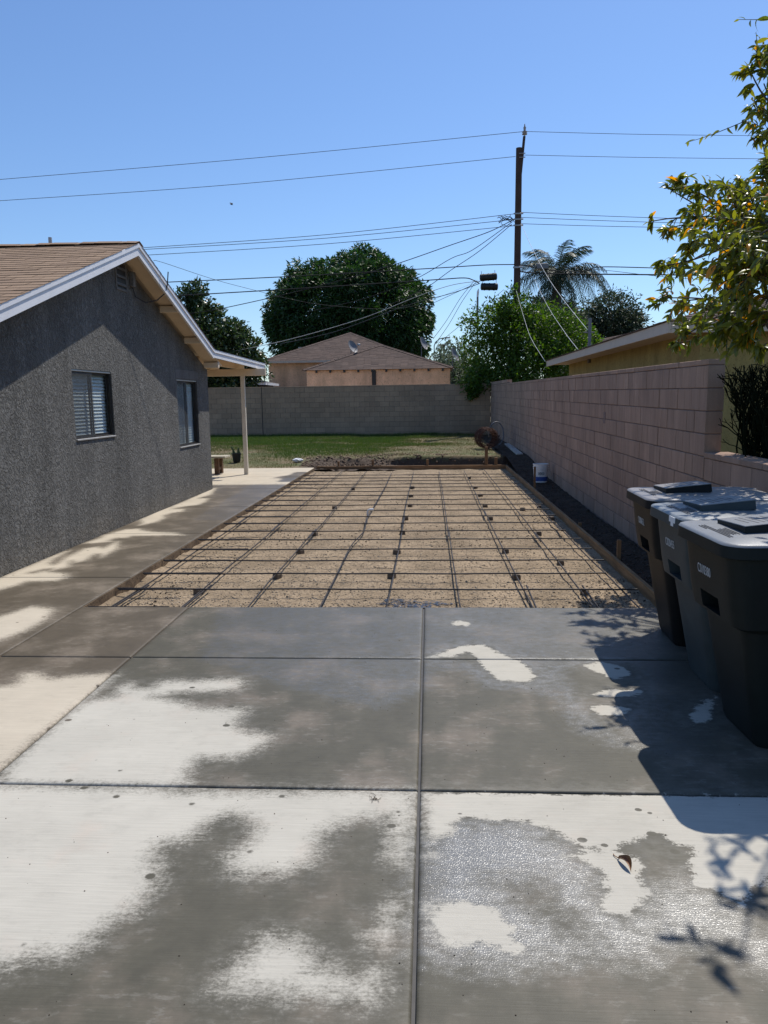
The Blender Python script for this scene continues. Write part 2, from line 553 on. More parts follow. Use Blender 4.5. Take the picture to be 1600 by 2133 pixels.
M = {}
M['driveway'] = m_concrete('driveway_concrete', (0.495, 0.460, 0.385), (0.088, 0.079, 0.055), (0.068, 0.062, 0.046))
M['walkway'] = m_concrete('walkway_concrete', (0.52, 0.450, 0.345), (0.098, 0.077, 0.051), (0.085, 0.068, 0.048), 0.35, (0.58, 0.47, 0.36), 0.75)
M['slab_side'] = m_soil('slab_side', (0.17, 0.12, 0.075), (0.10, 0.07, 0.045), 9, 90, 0.5)
M['joint'] = m_plain('joint_filler', (0.05, 0.045, 0.04), 0.6, 0.3, 20)
M['bounce_pale'] = m_plain('bounce_concrete', (0.52, 0.45, 0.36), 0.9, 0.12, 3)
M['gravel'] = m_soil('gravel_bed', (0.33, 0.248, 0.163), (0.225, 0.168, 0.108), 2.2, 95, 0.6)
M['pebble'] = m_plain('pebble', (0.34, 0.27, 0.19), 0.9, 0.2, 30, rnd=0.55)
M['clod'] = m_plain('clod', (0.09, 0.065, 0.043), 0.95, 0.3, 40, rnd=0.5)
M['clod_brown'] = m_plain('brown_clod', (0.15, 0.10, 0.066), 0.95, 0.3, 40, rnd=0.5)
M['wet_dirt'] = m_soil('wet_dirt', (0.07, 0.048, 0.032), (0.04, 0.027, 0.018), 5, 70, 0.8)
M['lawn_soil'] = m_soil('lawn_soil', (0.12, 0.115, 0.035), (0.20, 0.15, 0.075), 1.2, 60, 0.5)
M['ground'] = m_soil('ground', (0.16, 0.12, 0.08), (0.12, 0.11, 0.06), 0.3, 20, 0.4)
M['rebar'] = m_plain('rebar_steel', (0.030, 0.024, 0.022), 0.5, 0.35, 25, 0.4, 0.35, 260)
M['form'] = m_wood('form_wood', (0.30, 0.185, 0.09), 'y')
M['form_x'] = m_wood('form_wood_across', (0.34, 0.20, 0.10), 'x')
M['stake'] = m_wood('stake_wood', (0.26, 0.15, 0.075), 'z')
M['dobie'] = m_plain('spacer_concrete', (0.13, 0.10, 0.072), 0.95, 0.25, 30, bump=0.4)
M['cmu_pink'] = m_block('pink_block', (0.43, 0.288, 0.213), (0.375, 0.256, 0.193), 0.14)
M['cmu_gray'] = m_block('gray_block', (0.42, 0.285, 0.187), (0.365, 0.252, 0.168), 0.08)
M['mortar_pink'] = m_plain('pink_mortar', (0.235, 0.165, 0.14), 0.95, 0.2, 30)
M['mortar_gray'] = m_plain('gray_mortar', (0.24, 0.19, 0.15), 0.95, 0.2, 30)
M['stucco'] = m_stucco('gray_stucco', (0.178, 0.173, 0.161), 1.0)
M['stucco_smooth'] = m_stucco('smooth_stucco_patch', (0.150, 0.143, 0.135), 0.25)
M['peach'] = m_stucco('peach_stucco', (0.85, 0.53, 0.32), 0.15)
M['yellow'] = m_stucco('yellow_stucco', (0.36, 0.29, 0.115), 0.15)
M['white_trim'] = m_plain('white_trim_paint', (0.72, 0.72, 0.74), 0.55, 0.06, 5)
M['cream'] = m_plain('cream_paint', (0.72, 0.58, 0.42), 0.65, 0.07, 5)
M['cream_post'] = m_plain('cream_post_paint', (0.70, 0.62, 0.50), 0.6, 0.07, 5)
M['gray_trim'] = m_plain('gray_trim_paint', (0.58, 0.49, 0.39), 0.65, 0.07, 5)
M['shingle'] = m_shingle('brown_shingle', (0.34, 0.235, 0.155), (0.27, 0.185, 0.125))
M['shingle_far'] = m_shingle('grey_brown_shingle', (0.150, 0.108, 0.088), (0.105, 0.078, 0.066))
M['shingle_gray'] = m_shingle('gray_shingle', (0.30, 0.29, 0.28), (0.24, 0.23, 0.22))
M['bronze'] = m_plain('bronze_frame', (0.035, 0.03, 0.027), 0.4, 0.15, 20, 0.4)
M['alu'] = m_plain('aluminium_rail', (0.50, 0.49, 0.47), 0.4, 0.1, 20, 0.5)
M['glass'] = m_glass('window_glass', (0.95, 0.98, 0.98))
M['screen'] = m_screen('insect_screen')
M['blind'] = m_plain('white_blind', (0.80, 0.80, 0.78), 0.55, 0.05, 4, rnd=0.05)
M['dark'] = m_plain('dark_interior', (0.03, 0.03, 0.03), 0.9, 0.2, 4)
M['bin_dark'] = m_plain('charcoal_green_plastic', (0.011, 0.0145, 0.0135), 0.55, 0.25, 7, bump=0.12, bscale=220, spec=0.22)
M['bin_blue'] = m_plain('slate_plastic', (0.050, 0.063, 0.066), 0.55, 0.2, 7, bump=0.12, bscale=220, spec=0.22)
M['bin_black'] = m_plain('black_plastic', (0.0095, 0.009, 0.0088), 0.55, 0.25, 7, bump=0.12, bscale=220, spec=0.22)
M['lid_dark'] = m_plain('sunlit_faded_lid_plastic', (0.20, 0.205, 0.212), 0.42, 0.14, 9, bump=0.15, bscale=260)  # lid tops: faded plastic, with the sunlit look put into the colour
M['lid_blue'] = m_plain('sunlit_faded_slate_lid_plastic', (0.215, 0.228, 0.23), 0.42, 0.14, 9, bump=0.15, bscale=260)
M['lid_gray'] = m_plain('sunlit_faded_gray_lid_plastic', (0.25, 0.23, 0.215), 0.42, 0.14, 9, bump=0.15, bscale=260)
M['rubber'] = m_plain('tyre_rubber', (0.02, 0.02, 0.02), 0.8, 0.2, 20)
M['print'] = m_plain('white_print', (0.55, 0.55, 0.55), 0.6, 0.15, 30)
M['print_dark'] = m_plain('dark_print', (0.05, 0.05, 0.06), 0.6, 0.2, 30)
M['white_bag'] = m_plain('white_plastic', (0.8, 0.8, 0.8), 0.5, 0.1, 20)
M['blue_print'] = m_plain('blue_print', (0.03, 0.09, 0.34), 0.5, 0.2, 20)
M['metal'] = m_plain('galvanised_metal', (0.35, 0.35, 0.36), 0.5, 0.15, 10, 0.5)
M['dish'] = m_plain('dish_gray', (0.17, 0.17, 0.18), 0.6, 0.1, 10)
M['rust'] = m_plain('rusty_wire', (0.10, 0.04, 0.024), 0.8, 0.4, 25, 0.1, rnd=0.35)
M['pole'] = m_wood('pole_wood', (0.085, 0.055, 0.045), 'z', 0.7)
M['wire'] = m_plain('black_wire', (0.014, 0.015, 0.017), 0.9, 0.2, 2)
M['wire_pale'] = m_plain('pale_wire', (0.50, 0.50, 0.48), 0.5, 0.2, 2)
M['wire_gray'] = m_plain('weathered_wire', (0.045, 0.05, 0.06), 0.9, 0.2, 2)
M['black'] = m_plain('black_casing', (0.015, 0.015, 0.016), 0.6, 0.2, 10)
M['insulator'] = m_plain('insulator_porcelain', (0.34, 0.28, 0.25), 0.35, 0.1, 10)
M['bench'] = m_wood('bench_wood', (0.17, 0.10, 0.06), 'z', 0.6)
M['bench_top'] = m_wood('bench_top_wood', (0.50, 0.46, 0.36), 'x', 0.75)
M['plank'] = m_wood('pale_plank', (0.50, 0.46, 0.40), 'y', 0.75)
M['bark'] = m_wood('bark', (0.11, 0.085, 0.065), 'z', 0.5)
M['bark_fg'] = m_wood('young_bark', (0.10, 0.075, 0.05), 'z', 0.6)
M['leaf_fg'] = m_leaf('broad_leaf', (0.085, 0.12, 0.018), (0.24, 0.235, 0.03), 0.46, 0.33, (0.74, 0.32, 0.03), 0.05, 0.6)
M['leaf_dome'] = m_leaf('feathery_leaf', (0.022, 0.060, 0.013), (0.038, 0.085, 0.016), 0.28, 0.5)
M['leaf_left'] = m_leaf('dark_glossy_leaf', (0.030, 0.055, 0.016), (0.055, 0.088, 0.026), 0.26, 0.38, spec=0.6)
M['leaf_shrub'] = m_leaf('bright_shrub_leaf', (0.040, 0.095, 0.012), (0.11, 0.18, 0.02), 0.45, 0.5)
M['leaf_palm'] = m_leaf('palm_leaf', (0.022, 0.042, 0.016), (0.04, 0.06, 0.024), 0.2, 0.55)
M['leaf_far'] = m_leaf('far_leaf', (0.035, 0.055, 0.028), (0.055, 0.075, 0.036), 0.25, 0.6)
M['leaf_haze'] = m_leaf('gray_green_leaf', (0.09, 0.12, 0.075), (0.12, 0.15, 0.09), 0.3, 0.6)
M['leaf_cypress'] = m_leaf('cypress_leaf', (0.012, 0.024, 0.012), (0.02, 0.034, 0.015), 0.12, 0.7)
M['pencil'] = m_plain('dark_stem', (0.008, 0.012, 0.006), 0.95, 0.3, 20, spec=0.05)
M['cactus'] = m_plain('cactus_green', (0.06, 0.10, 0.04), 0.6, 0.2, 20)
M['fallen'] = m_plain('fallen_leaf', (0.20, 0.085, 0.022), 0.45, 0.4, 40)
M['bird'] = m_plain('bird_feather', (0.03, 0.03, 0.035), 0.8, 0.2, 10)

def m_grass():
    t = NT('grass_blade')
    a = t.attr('lush')
    r = t.rnd()
    g = t.mix(r, (0.065, 0.125, 0.014), (0.11, 0.175, 0.022))
    d = t.mix(r, (0.23, 0.18, 0.075), (0.16, 0.13, 0.05))
    c = t.mix(a, d, g)
    t.set('Base Color', c); t.set('Roughness', 0.6)
    tr = t.n('ShaderNodeBsdfTranslucent'); t.set('Color', c, tr)
    mx = t.n('ShaderNodeMixShader'); mx.inputs[0].default_value = 0.35
    t.t.links.new(t.bsdf.outputs[0], mx.inputs[1]); t.t.links.new(tr.outputs[0], mx.inputs[2])
    t.l(mx, 0, t.out, 'Surface')
    return t.m
M['grass'] = m_grass()
DRY = [
 [ (-1.953,3.166),(-1.961,3.272),(-1.954,3.569),(-1.953,3.771),(-1.940,3.937),(-1.788,4.019),(-1.831,4.161),(-1.792,4.226),(-1.727,4.142),(-1.631,4.145),(-1.608,4.261),(-1.514,4.276),(-1.441,4.256),(-1.350,4.280),(-1.160,4.306),(-1.106,4.220),(-1.132,4.135),(-1.300,4.111),(-1.485,4.094),(-1.500,4.045),(-1.586,4.024),(-1.479,3.987),(-1.354,3.932),(-1.258,3.868),(-1.019,3.866),(-0.994,3.796),(-1.017,3.743),(-1.010,3.659),(-0.942,3.581),(-0.808,3.538),(-0.802,3.477),(-0.855,3.360),(-0.919,3.303),(-1.085,3.298),(-1.103,3.192),(-1.084,3.093),(-1.062,3.065),(-1.167,3.019),(-1.888,3.008) ],
 [ (-2.630,4.122),(-2.470,4.190),(-2.518,4.369),(-2.462,4.394),(-2.374,4.326),(-2.284,4.282),(-2.223,4.329),(-2.098,4.355),(-1.990,4.380),(-1.937,4.335),(-1.937,4.035),(-1.953,3.771),(-1.964,3.505),(-1.959,3.245),(-1.981,3.041) ],
 [ (-2.143,3.022),(-1.163,3.007),(-1.106,2.981),(-0.688,2.995),(-0.285,3.021),(-0.066,3.015),(-0.073,2.789),(-0.090,2.641),(-0.105,2.506),(-0.156,2.536),(-0.154,2.711),(-0.171,2.825),(-0.256,2.803),(-0.339,2.770),(-0.415,2.701),(-0.426,2.560),(-0.438,2.510),(-0.514,2.443),(-0.666,2.430),(-0.710,2.452),(-0.751,2.531),(-0.704,2.584),(-0.682,2.711),(-0.732,2.786),(-0.807,2.824),(-0.894,2.741),(-0.924,2.629),(-1.021,2.607),(-1.025,2.504),(-0.978,2.458),(-0.959,2.351),(-0.969,2.279),(-0.976,2.224),(-1.026,2.170),(-1.053,2.131),(-1.061,2.070),(-1.109,2.010),(-1.203,2.012),(-1.239,1.972),(-1.444,1.952) ],
 [ (-0.504,2.116),(-0.417,2.102),(-0.369,2.063),(-0.344,2.008),(-0.276,1.979),(-0.218,1.950),(-0.196,1.972),(-0.158,1.984),(-0.146,1.913),(-0.181,1.873),(-0.243,1.889),(-0.342,1.895),(-0.418,1.892),(-0.497,1.898),(-0.574,1.895),(-0.602,1.914),(-0.597,1.955),(-0.560,2.000),(-0.549,2.056) ],
 [ (-0.116,2.298),(-0.110,2.258),(-0.136,2.167),(-0.141,2.095),(-0.174,2.106),(-0.184,2.129),(-0.153,2.167),(-0.140,2.244) ],
 [ (-0.028,3.013),(1.043,3.025),(1.490,3.024),(1.262,2.529),(1.156,2.471),(1.080,2.403),(0.998,2.315),(0.963,2.386),(0.897,2.422),(0.903,2.488),(0.923,2.572),(0.968,2.633),(0.895,2.676),(0.868,2.730),(0.822,2.729),(0.753,2.671),(0.675,2.637),(0.566,2.618),(0.525,2.678),(0.463,2.740),(0.379,2.796),(0.267,2.810),(0.116,2.813),(0.086,2.761),(0.075,2.694),(0.011,2.660),(-0.017,2.675),(-0.027,2.844) ],
 [ (0.471,2.570),(0.564,2.611),(0.671,2.622),(0.747,2.580),(0.748,2.523),(0.709,2.441),(0.736,2.390),(0.728,2.365),(0.665,2.302),(0.629,2.254),(0.585,2.258),(0.547,2.291),(0.545,2.321),(0.588,2.372),(0.583,2.423),(0.604,2.477),(0.565,2.531) ],
 [ (-0.016,2.281),(0.024,2.301),(0.112,2.314),(0.174,2.294),(0.218,2.261),(0.236,2.216),(0.263,2.183),(0.251,2.140),(0.263,2.120),(0.289,2.095),(0.287,2.075),(0.257,2.064),(0.223,2.077),(0.189,2.106),(0.146,2.115),(0.094,2.102),(0.029,2.087),(-0.000,2.162) ],
 [ (-0.016,2.585),(0.010,2.583),(0.014,2.556),(-0.012,2.553) ],
 [ (0.156,5.509),(0.246,5.542),(0.296,5.462),(0.258,5.401),(0.170,5.412) ],
 [ (-0.006,4.716),(0.105,4.851),(0.204,4.951),(0.335,4.979),(0.396,4.929),(0.475,4.762),(0.557,4.672),(0.601,4.542),(0.634,4.359),(0.569,4.292),(0.472,4.297),(0.391,4.334),(0.358,4.453),(0.311,4.623),(0.289,4.759),(0.246,4.829),(0.149,4.733) ],
 [ (0.948,4.591),(1.065,4.659),(1.188,4.553),(1.213,4.430),(1.081,4.349),(0.995,4.466) ],
 [ (0.895,4.123),(1.005,4.197),(1.216,4.184),(1.125,4.094),(0.976,4.073) ],
 [ (0.844,3.937),(0.940,3.972),(1.069,3.926),(1.008,3.831),(0.883,3.828) ],
 [ (1.342,3.840),(1.483,4.034),(1.592,4.122),(1.522,4.002),(1.453,3.843),(1.443,3.783),(1.326,3.722) ],
]
WALK_DRY = [
 [ (-4.160,6.722),(-4.161,6.991),(-4.138,8.188),(-4.097,8.263),(-4.067,7.862),(-4.006,7.626),(-3.912,7.496),(-3.903,7.592),(-3.953,7.931),(-3.980,8.377),(-3.876,8.495),(-3.760,8.375),(-3.772,8.699),(-3.768,8.826),(-3.588,8.372),(-3.550,7.858),(-3.658,8.072),(-3.719,8.072),(-3.664,7.722),(-3.718,7.624),(-3.824,7.724),(-3.697,7.401),(-3.750,7.340),(-3.800,7.220),(-3.847,7.340),(-3.915,7.310),(-3.998,7.133),(-3.902,7.104),(-3.868,7.220),(-3.580,7.103),(-3.485,6.935),(-3.536,6.801),(-3.805,6.775),(-3.822,6.621),(-3.927,6.331) ],
 [ (-4.119,9.239),(-4.083,9.479),(-4.005,9.680),(-3.863,9.728),(-3.732,9.571),(-3.536,9.467),(-3.274,9.412),(-3.073,9.217),(-3.328,9.222),(-3.738,9.184),(-3.751,9.047),(-3.886,9.049),(-3.911,8.872),(-3.826,8.827),(-4.032,8.703),(-4.130,8.704),(-4.089,9.053) ],
 [ (-4.150,10.520),(-4.200,11.297),(-4.150,11.875),(-4.141,12.515),(-4.213,14.344),(-4.140,14.450),(-3.943,13.405),(-4.017,12.855),(-3.828,12.845),(-3.747,12.413),(-3.759,12.012),(-3.931,11.866),(-4.047,11.574),(-3.833,11.565),(-3.782,11.281),(-3.902,11.149),(-3.932,10.887),(-3.822,10.631),(-3.829,10.274),(-3.949,9.997),(-3.998,10.222) ],
 [ (-3.234,5.523),(-3.249,5.707),(-3.255,5.882),(-3.101,5.844),(-3.040,5.766),(-2.992,5.526),(-3.018,5.319),(-3.322,5.316) ],
 [ (-3.471,5.383),(-3.339,5.756),(-3.290,5.918),(-3.088,5.837),(-2.977,5.532),(-2.978,5.253),(-3.126,4.822) ],
 [ (-4.547,15.155),(-4.241,15.495),(-3.704,15.364),(-3.439,16.008),(-3.215,17.037),(-2.981,18.330),(-4.035,18.831),(-5.808,19.011) ],
]
FILM = [
 [(0.748,4.545),(1.078,4.717),(1.423,4.666),(1.221,4.062),(0.987,3.656),(1.127,3.425),(0.901,3.493),(0.809,3.708),(0.749,4.050) ],
 [(-0.037,4.670),(0.224,5.028),(0.418,5.006),(0.609,4.607),(0.691,4.360),(0.586,4.206),(0.355,4.238),(0.246,4.535) ],
 [ (-0.044,2.658),(0.097,2.795),(0.377,2.788),(0.498,2.631),(0.570,2.475),(0.548,2.297),(0.596,2.241),(0.654,2.232),(0.752,2.391),(0.873,2.447),(0.970,2.362),(1.012,2.202),(1.050,2.141),(0.997,2.023),(0.874,2.144),(0.690,2.127),(0.648,2.055),(0.500,2.079),(0.354,2.053),(0.210,2.018),(0.070,2.032),(-0.029,2.057),(-0.039,2.298) ],
 [ (-1.626,5.889),(-0.073,5.900),(-0.056,4.243),(-0.290,3.958),(-0.785,4.227),(-1.184,4.540),(-1.435,4.688) ],
 [ (-0.063,5.941),(1.780,5.954),(1.543,5.023),(1.850,4.786),(1.437,3.668),(1.191,3.451),(0.936,3.546),(0.785,3.651),(0.755,4.085),(0.561,4.224),(0.306,4.536),(-0.044,4.572) ],
]
NOFILM = [
 [(0.748,4.545),(1.078,4.717),(1.423,4.666),(1.221,4.062),(0.987,3.656),(1.127,3.425),(0.901,3.493),(0.809,3.708),(0.749,4.050) ],
 [(-0.037,4.670),(0.224,5.028),(0.418,5.006),(0.609,4.607),(0.691,4.360),(0.586,4.206),(0.355,4.238),(0.246,4.535) ],
 [ (0.191,2.421),(0.399,2.442),(0.443,2.317),(0.510,2.226),(0.502,2.119),(0.409,2.125),(0.335,2.219),(0.254,2.309) ],
 [ (0.866,3.442),(1.109,3.551),(1.112,3.306),(1.090,3.110),(0.861,3.082) ],
]
DOB =  [(-2.14, 6.72), (-1.53, 7.35), (-1.5, 8.56), (-1.51, 9.74), (-1.56, 12.25), (-1.51, 14.81), (-0.38, 7.33), (-0.38, 8.52), (-0.36, 9.82), (-0.36, 11.04), (-0.32, 12.31), (-0.34, 13.62), (-0.34, 14.89), (0.84, 7.29), (0.86, 8.56), (0.88, 11.0), (0.9, 12.31), (0.91, 13.62), (0.9, 14.89), (0.88, 16.74), (1.38, 7.96), (1.4, 9.71), (1.45, 11.85), (1.75, 10.93), (1.75, 12.16), (1.38, 6.71)]
WIRES = {
 't1': [(-18.18, 33.0, 11.15), (-6.9, 33.0, 11.68), (3.93, 33.0, 12.33)],
 't1r': [(3.93, 33.0, 12.33), (8.47, 33.0, 12.07), (13.56, 33.0, 11.84)],
 't2': [(-18.26, 33.0, 10.29), (-7.85, 33.0, 10.66), (3.57, 33.0, 11.38)],
 't2r': [(3.84, 33.0, 11.43), (8.5, 33.0, 11.19), (13.61, 33.0, 10.97)],
 'a1': [(-12.52, 33.0, 8.19), (-4.27, 33.0, 8.53), (3.6, 33.0, 9.15)],
 'a2': [(-12.53, 33.0, 8.12), (-4.27, 33.0, 8.39), (3.6, 33.0, 8.93)],
 'a3': [(-12.54, 33.0, 7.88), (-4.27, 33.0, 8.16), (3.6, 33.0, 8.68)],
 'a1r': [(3.81, 33.0, 9.2), (7.81, 33.0, 8.92), (13.75, 33.0, 8.57)],
 'a2r': [(3.82, 33.0, 9.0), (7.81, 33.0, 8.74), (13.76, 33.0, 8.42)],
 'a3r': [(3.82, 33.0, 8.75), (7.82, 33.0, 8.53), (13.77, 33.0, 8.27)],
 'cA': [(-12.2, 33.0, 6.74), (-5.54, 33.0, 6.88), (0.15, 33.0, 7.06), (2.35, 33.0, 7.14), (3.62, 33.0, 7.13)],
 'cAr': [(3.8, 33.0, 7.11), (5.52, 33.0, 6.8), (6.6, 33.0, 6.81), (7.09, 33.0, 6.95), (9.82, 33.0, 6.83), (13.86, 33.0, 6.64)],
 'cB': [(-12.23, 33.0, 6.14), (-5.14, 33.0, 6.38), (0.15, 33.0, 6.59), (1.45, 33.0, 6.64), (1.85, 33.0, 6.55), (2.11, 33.0, 6.41)],
 'cBr': [(3.84, 33.0, 6.84), (5.07, 33.0, 6.73), (10.35, 33.0, 6.55), (13.88, 33.0, 6.41)],
 'cC': [(3.8, 33.0, 7.11), (6.89, 33.0, 6.86), (9.83, 33.0, 6.48), (13.89, 33.0, 6.1)],
 's1': [(3.54, 33.5, 9.02), (2.58, 33.5, 8.58), (0.97, 33.5, 8.08), (-1.89, 33.5, 7.21), (-5.22, 33.5, 6.41), (-9.03, 33.5, 5.67), (-10.75, 33.5, 5.46)],
 's2': [(3.5, 33.5, 8.93), (1.88, 33.5, 7.86), (0.97, 33.5, 7.53), (-0.56, 33.5, 6.72), (-2.74, 33.5, 5.96), (-5.25, 33.5, 5.45)],
 's3': [(3.5, 33.5, 8.85), (2.18, 33.5, 7.82), (0.97, 33.5, 7.06), (-0.26, 33.5, 6.26), (-1.92, 33.5, 5.58)],
 's4': [(2.22, 34.0, 6.65), (0.98, 34.0, 6.5), (-0.58, 34.0, 6.03), (-2.96, 34.0, 5.17), (-6.17, 34.0, 4.34), (-8.6, 34.0, 3.89)],
 's5': [(2.22, 34.0, 6.55), (0.98, 34.0, 6.16), (-0.98, 34.0, 5.68), (-4.07, 34.0, 4.65), (-6.57, 34.0, 4.16)],
 's7': [(2.01, 34.0, 6.7), (1.39, 34.0, 5.97), (0.77, 34.0, 5.01), (0.18, 34.0, 4.24)],
 's8': [(2.09, 34.0, 6.68), (1.48, 34.0, 5.85), (0.87, 34.0, 4.84), (0.29, 34.0, 4.04)],
 's9': [(5.73, 60.0, 9.8), (2.86, 60.0, 7.55), (0.69, 60.0, 5.86)],
 's10': [(2.22, 34.0, 6.63), (0.15, 34.0, 5.75), (-0.69, 34.0, 5.45)],
 'drop': [(-3.86, 10.87, 3.63), (-3.8, 11.09, 3.64), (-3.43, 12.48, 3.6), (-3.05, 13.93, 3.61), (-2.81, 14.84, 3.62), (-2.26, 16.92, 3.71), (-1.19, 20.97, 4.07), (-0.2, 24.71, 4.64), (1.81, 32.3, 6.32)] ,
 'g1': [(3.82, 33.0, 8.77), (3.87, 29.56, 7.08), (3.93, 26.26, 5.6), (3.98, 23.08, 4.39), (4.03, 20.0, 3.32)],
 'g2': [(4.38, 33.0, 6.59), (3.95, 26.32, 4.68), (3.59, 20.78, 3.34), (3.42, 18.0, 2.72)],
 'g3': [(3.61, 33.0, 6.24), (3.51, 29.11, 4.62), (3.45, 26.5, 3.64), (3.35, 22.5, 2.66)],
 'v1': [(4.01, 20.0, 4.73), (4.06, 20.0, 3.39)] }
FG =  [(2.98, 7.5, 4.67, 0.142), (3.02, 7.5, 4.41, 0.152), (2.9, 7.5, 4.51, 0.066), (3.03, 7.5, 4.14, 0.142), (3.01, 7.5, 3.94, 0.066), (2.34, 5.79, 3.24, 0.081), (2.36, 5.78, 3.08, 0.146), (2.28, 6.19, 3.15, 0.165), (2.5, 6.35, 3.04, 0.193), (2.26, 6.82, 3.33, 0.138), (2.3, 7.59, 3.63, 0.077), (2.33, 7.85, 3.62, 0.04), (2.36, 7.29, 3.24, 0.129), (2.46, 6.83, 3.0, 0.207), (2.51, 6.25, 2.74, 0.218), (2.46, 8.39, 3.36, 0.085), (2.21, 8.0, 3.36, 0.035), (2.44, 7.62, 3.06, 0.116), (1.86, 5.32, 2.49, 0.175), (2.01, 5.2, 2.35, 0.191), (2.21, 5.32, 2.27, 0.162), (2.52, 8.17, 2.93, 0.134), (2.27, 7.77, 2.89, 0.049), (2.28, 7.85, 2.6, 0.08), (2.51, 8.07, 2.58, 0.133), (2.46, 7.29, 2.44, 0.212), (2.08, 5.44, 2.19, 0.165), (2.2, 5.26, 2.09, 0.093), (2.27, 7.05, 2.17, 0.098), (1.99, 5.44, 2.08, 0.117), (2.16, 5.38, 2.01, 0.061), (2.37, 5.56, 1.98, 0.084), (2.45, 7.89, 2.16, 0.04), (2.18, 5.2, 2.45, 0.165), (2.25, 5.41, 2.79, 0.171), (2.48, 6.56, 2.81, 0.208)]
# ------------------------------------------------------------------ the setting: ground, slabs, pit, lawn
def setting(name, me, label=None):
    o = obj(name, me); o['kind'] = 'structure'
    if label: o['label'] = label
    return o

# the wide ground sheet everything stands on, out to the horizon
setting('ground', MB().box(-900, 900, -300, 1500, -0.60, -0.35).mesh('ground', M['ground']))

def sdf_max(X, Y, polys):
    d = np.full(X.shape, -2.0)
    for p in polys: d = np.maximum(d, poly_sdf(X, Y, p))
    return d

def slab_mesh(x0, x1, y0, y1, mat, dry, film, nofilm, step=0.035, depth=0.10, extra=None):
    g = 0.006
    x0 += g; x1 -= g; y0 += g; y1 -= g
    def axis(a, b):
        n = max(2, int((b-a-0.03)/step))
        return np.concatenate([[a, a, a+0.004, a+0.011], np.linspace(a+0.025, b-0.025, n), [b-0.011, b-0.004, b, b]])
    def prof(n):
        z = np.zeros(n); z[:4] = [-depth, -0.010, -0.003, -0.0008]; z[-4:] = [-0.0008, -0.003, -0.010, -depth]; return z
    xs, ys = axis(x0, x1), axis(y0, y1)
    zx, zy = prof(len(xs)), prof(len(ys))
    Z = np.minimum(zx[None, :], zy[:, None])
    X, Y = np.meshgrid(xs, ys)
    d = sdf_max(X, Y, dry)
    f = np.maximum(sdf_max(X, Y, film[:3]) - 0.02, np.minimum(sdf_max(X, Y, film[3:]), -0.03))
    if nofilm: f = np.minimum(f, -sdf_max(X, Y, nofilm))
    if extra is not None: d = np.maximum(d, extra(X, Y))
    return grid_mesh('slab', xs, ys, Z, mat, {'dry': d, 'film': f})

drive = setting('driveway', MB().box(-2.858, 2.46, -3.0, 5.905, -0.35, -0.014).mesh('driveway', M['joint']))
CX = [-2.865, -1.965, -0.052, 2.44]
RY = [-2.6, 0.35, 3.032, 4.69, 5.915]
for j in range(4):
    for i in range(3):
        st = 0.03 if j > 0 else 0.12
        o = obj('slab', slab_mesh(CX[i], CX[i+1], RY[j], RY[j+1], M['walkway'] if i == 0 else M['driveway'], DRY, FILM, NOFILM, st), drive)

walk = setting('walkway', MB().box(-4.20, -2.862, -3.0, 14.20, -0.35, -0.012).box(-9.0, -2.862, 14.21, 18.72, -0.35, -0.012).mesh('walkway', M['slab_side']))
WY = [-2.6, 2.20, 4.70, 6.95, 9.36, 11.80, 14.25]
for j in range(len(WY)-1):
    obj('slab', slab_mesh(-4.175, -2.865, WY[j], WY[j+1], M['walkway'], WALK_DRY, [[(9,9),(9.1,9),(9,9.1)]]*3 + [[(-3.3,10.5),(-2.8,10.5),(-2.8,15.0),(-3.5,15.0)]], None, 0.035 if j > 1 else 0.08), walk)
pat_dry = lambda X, Y: np.where(Y > 15.4, 0.3 - 0.55*np.exp(-((Y-16.4-0.35*(X+3.3))/0.22)**2)*(X > -4.4) - 0.5*np.exp(-((X+2.9)/0.35)**2)*(Y < 17.6), -0.3 + 0.45*(Y-14.3))
for (a, b, c, d_) in ((-4.9, -2.865, 14.25, 16.6), (-4.9, -2.865, 16.6, 18.7), (-9.0, -4.9, 14.25, 16.6), (-9.0, -4.9, 16.6, 18.7)):
    obj('slab', slab_mesh(a, b, c, d_, M['walkway'], WALK_DRY, [[(9,9),(9.1,9),(9,9.1)]]*3 + [[(-3.6,14.25),(-2.8,14.25),(-2.8,16.2),(-3.3,16.0)]], None, 0.06, extra=pat_dry), walk)

# the gravel bed of the slab to be poured
xs = np.arange(-2.9, 1.95, 0.035); ys = np.arange(5.88, 19.06, 0.045)
X, Y = np.meshgrid(xs, ys)
Z = -0.105 + 0.030*fbm(X*3.1, Y*3.1, 4, 3) + 0.024*fbm(X*14, Y*14, 3, 9)
Z += 0.03*np.clip((-2.62 - X)/0.2, 0, 1)*vnoise(X*8, Y*8, 4)
setting('gravel_bed', grid_mesh('gravel_bed', xs, ys, Z, M['gravel']))

def octa_field(name, P, S, mat, jitter=0.35):
    base = np.array([(1,0,0),(-1,0,0),(0,1,0),(0,-1,0),(0,0,1),(0,0,-1)], float)
    F = np.array([(0,2,4),(2,1,4),(1,3,4),(3,0,4),(2,0,5),(1,2,5),(3,1,5),(0,3,5)])
    n = len(P)
    V = base[None]*S[:, None, None]*np.array([1, 1, 0.7])[None, None]
    a = RNG.uniform(0, 6.28, n); ca, sa = np.cos(a)[:, None], np.sin(a)[:, None]
    V = V*(1 + RNG.uniform(-jitter, jitter, V.shape))
    x, y = V[..., 0]*ca - V[..., 1]*sa, V[..., 0]*sa + V[..., 1]*ca
    V = np.stack([x, y, V[..., 2]], -1) + P[:, None]
    FF = (F[None] + (np.arange(n)*6)[:, None, None]).reshape(-1, 3)
    return mesh_np(name, V.reshape(-1, 3), FF, mat, True)

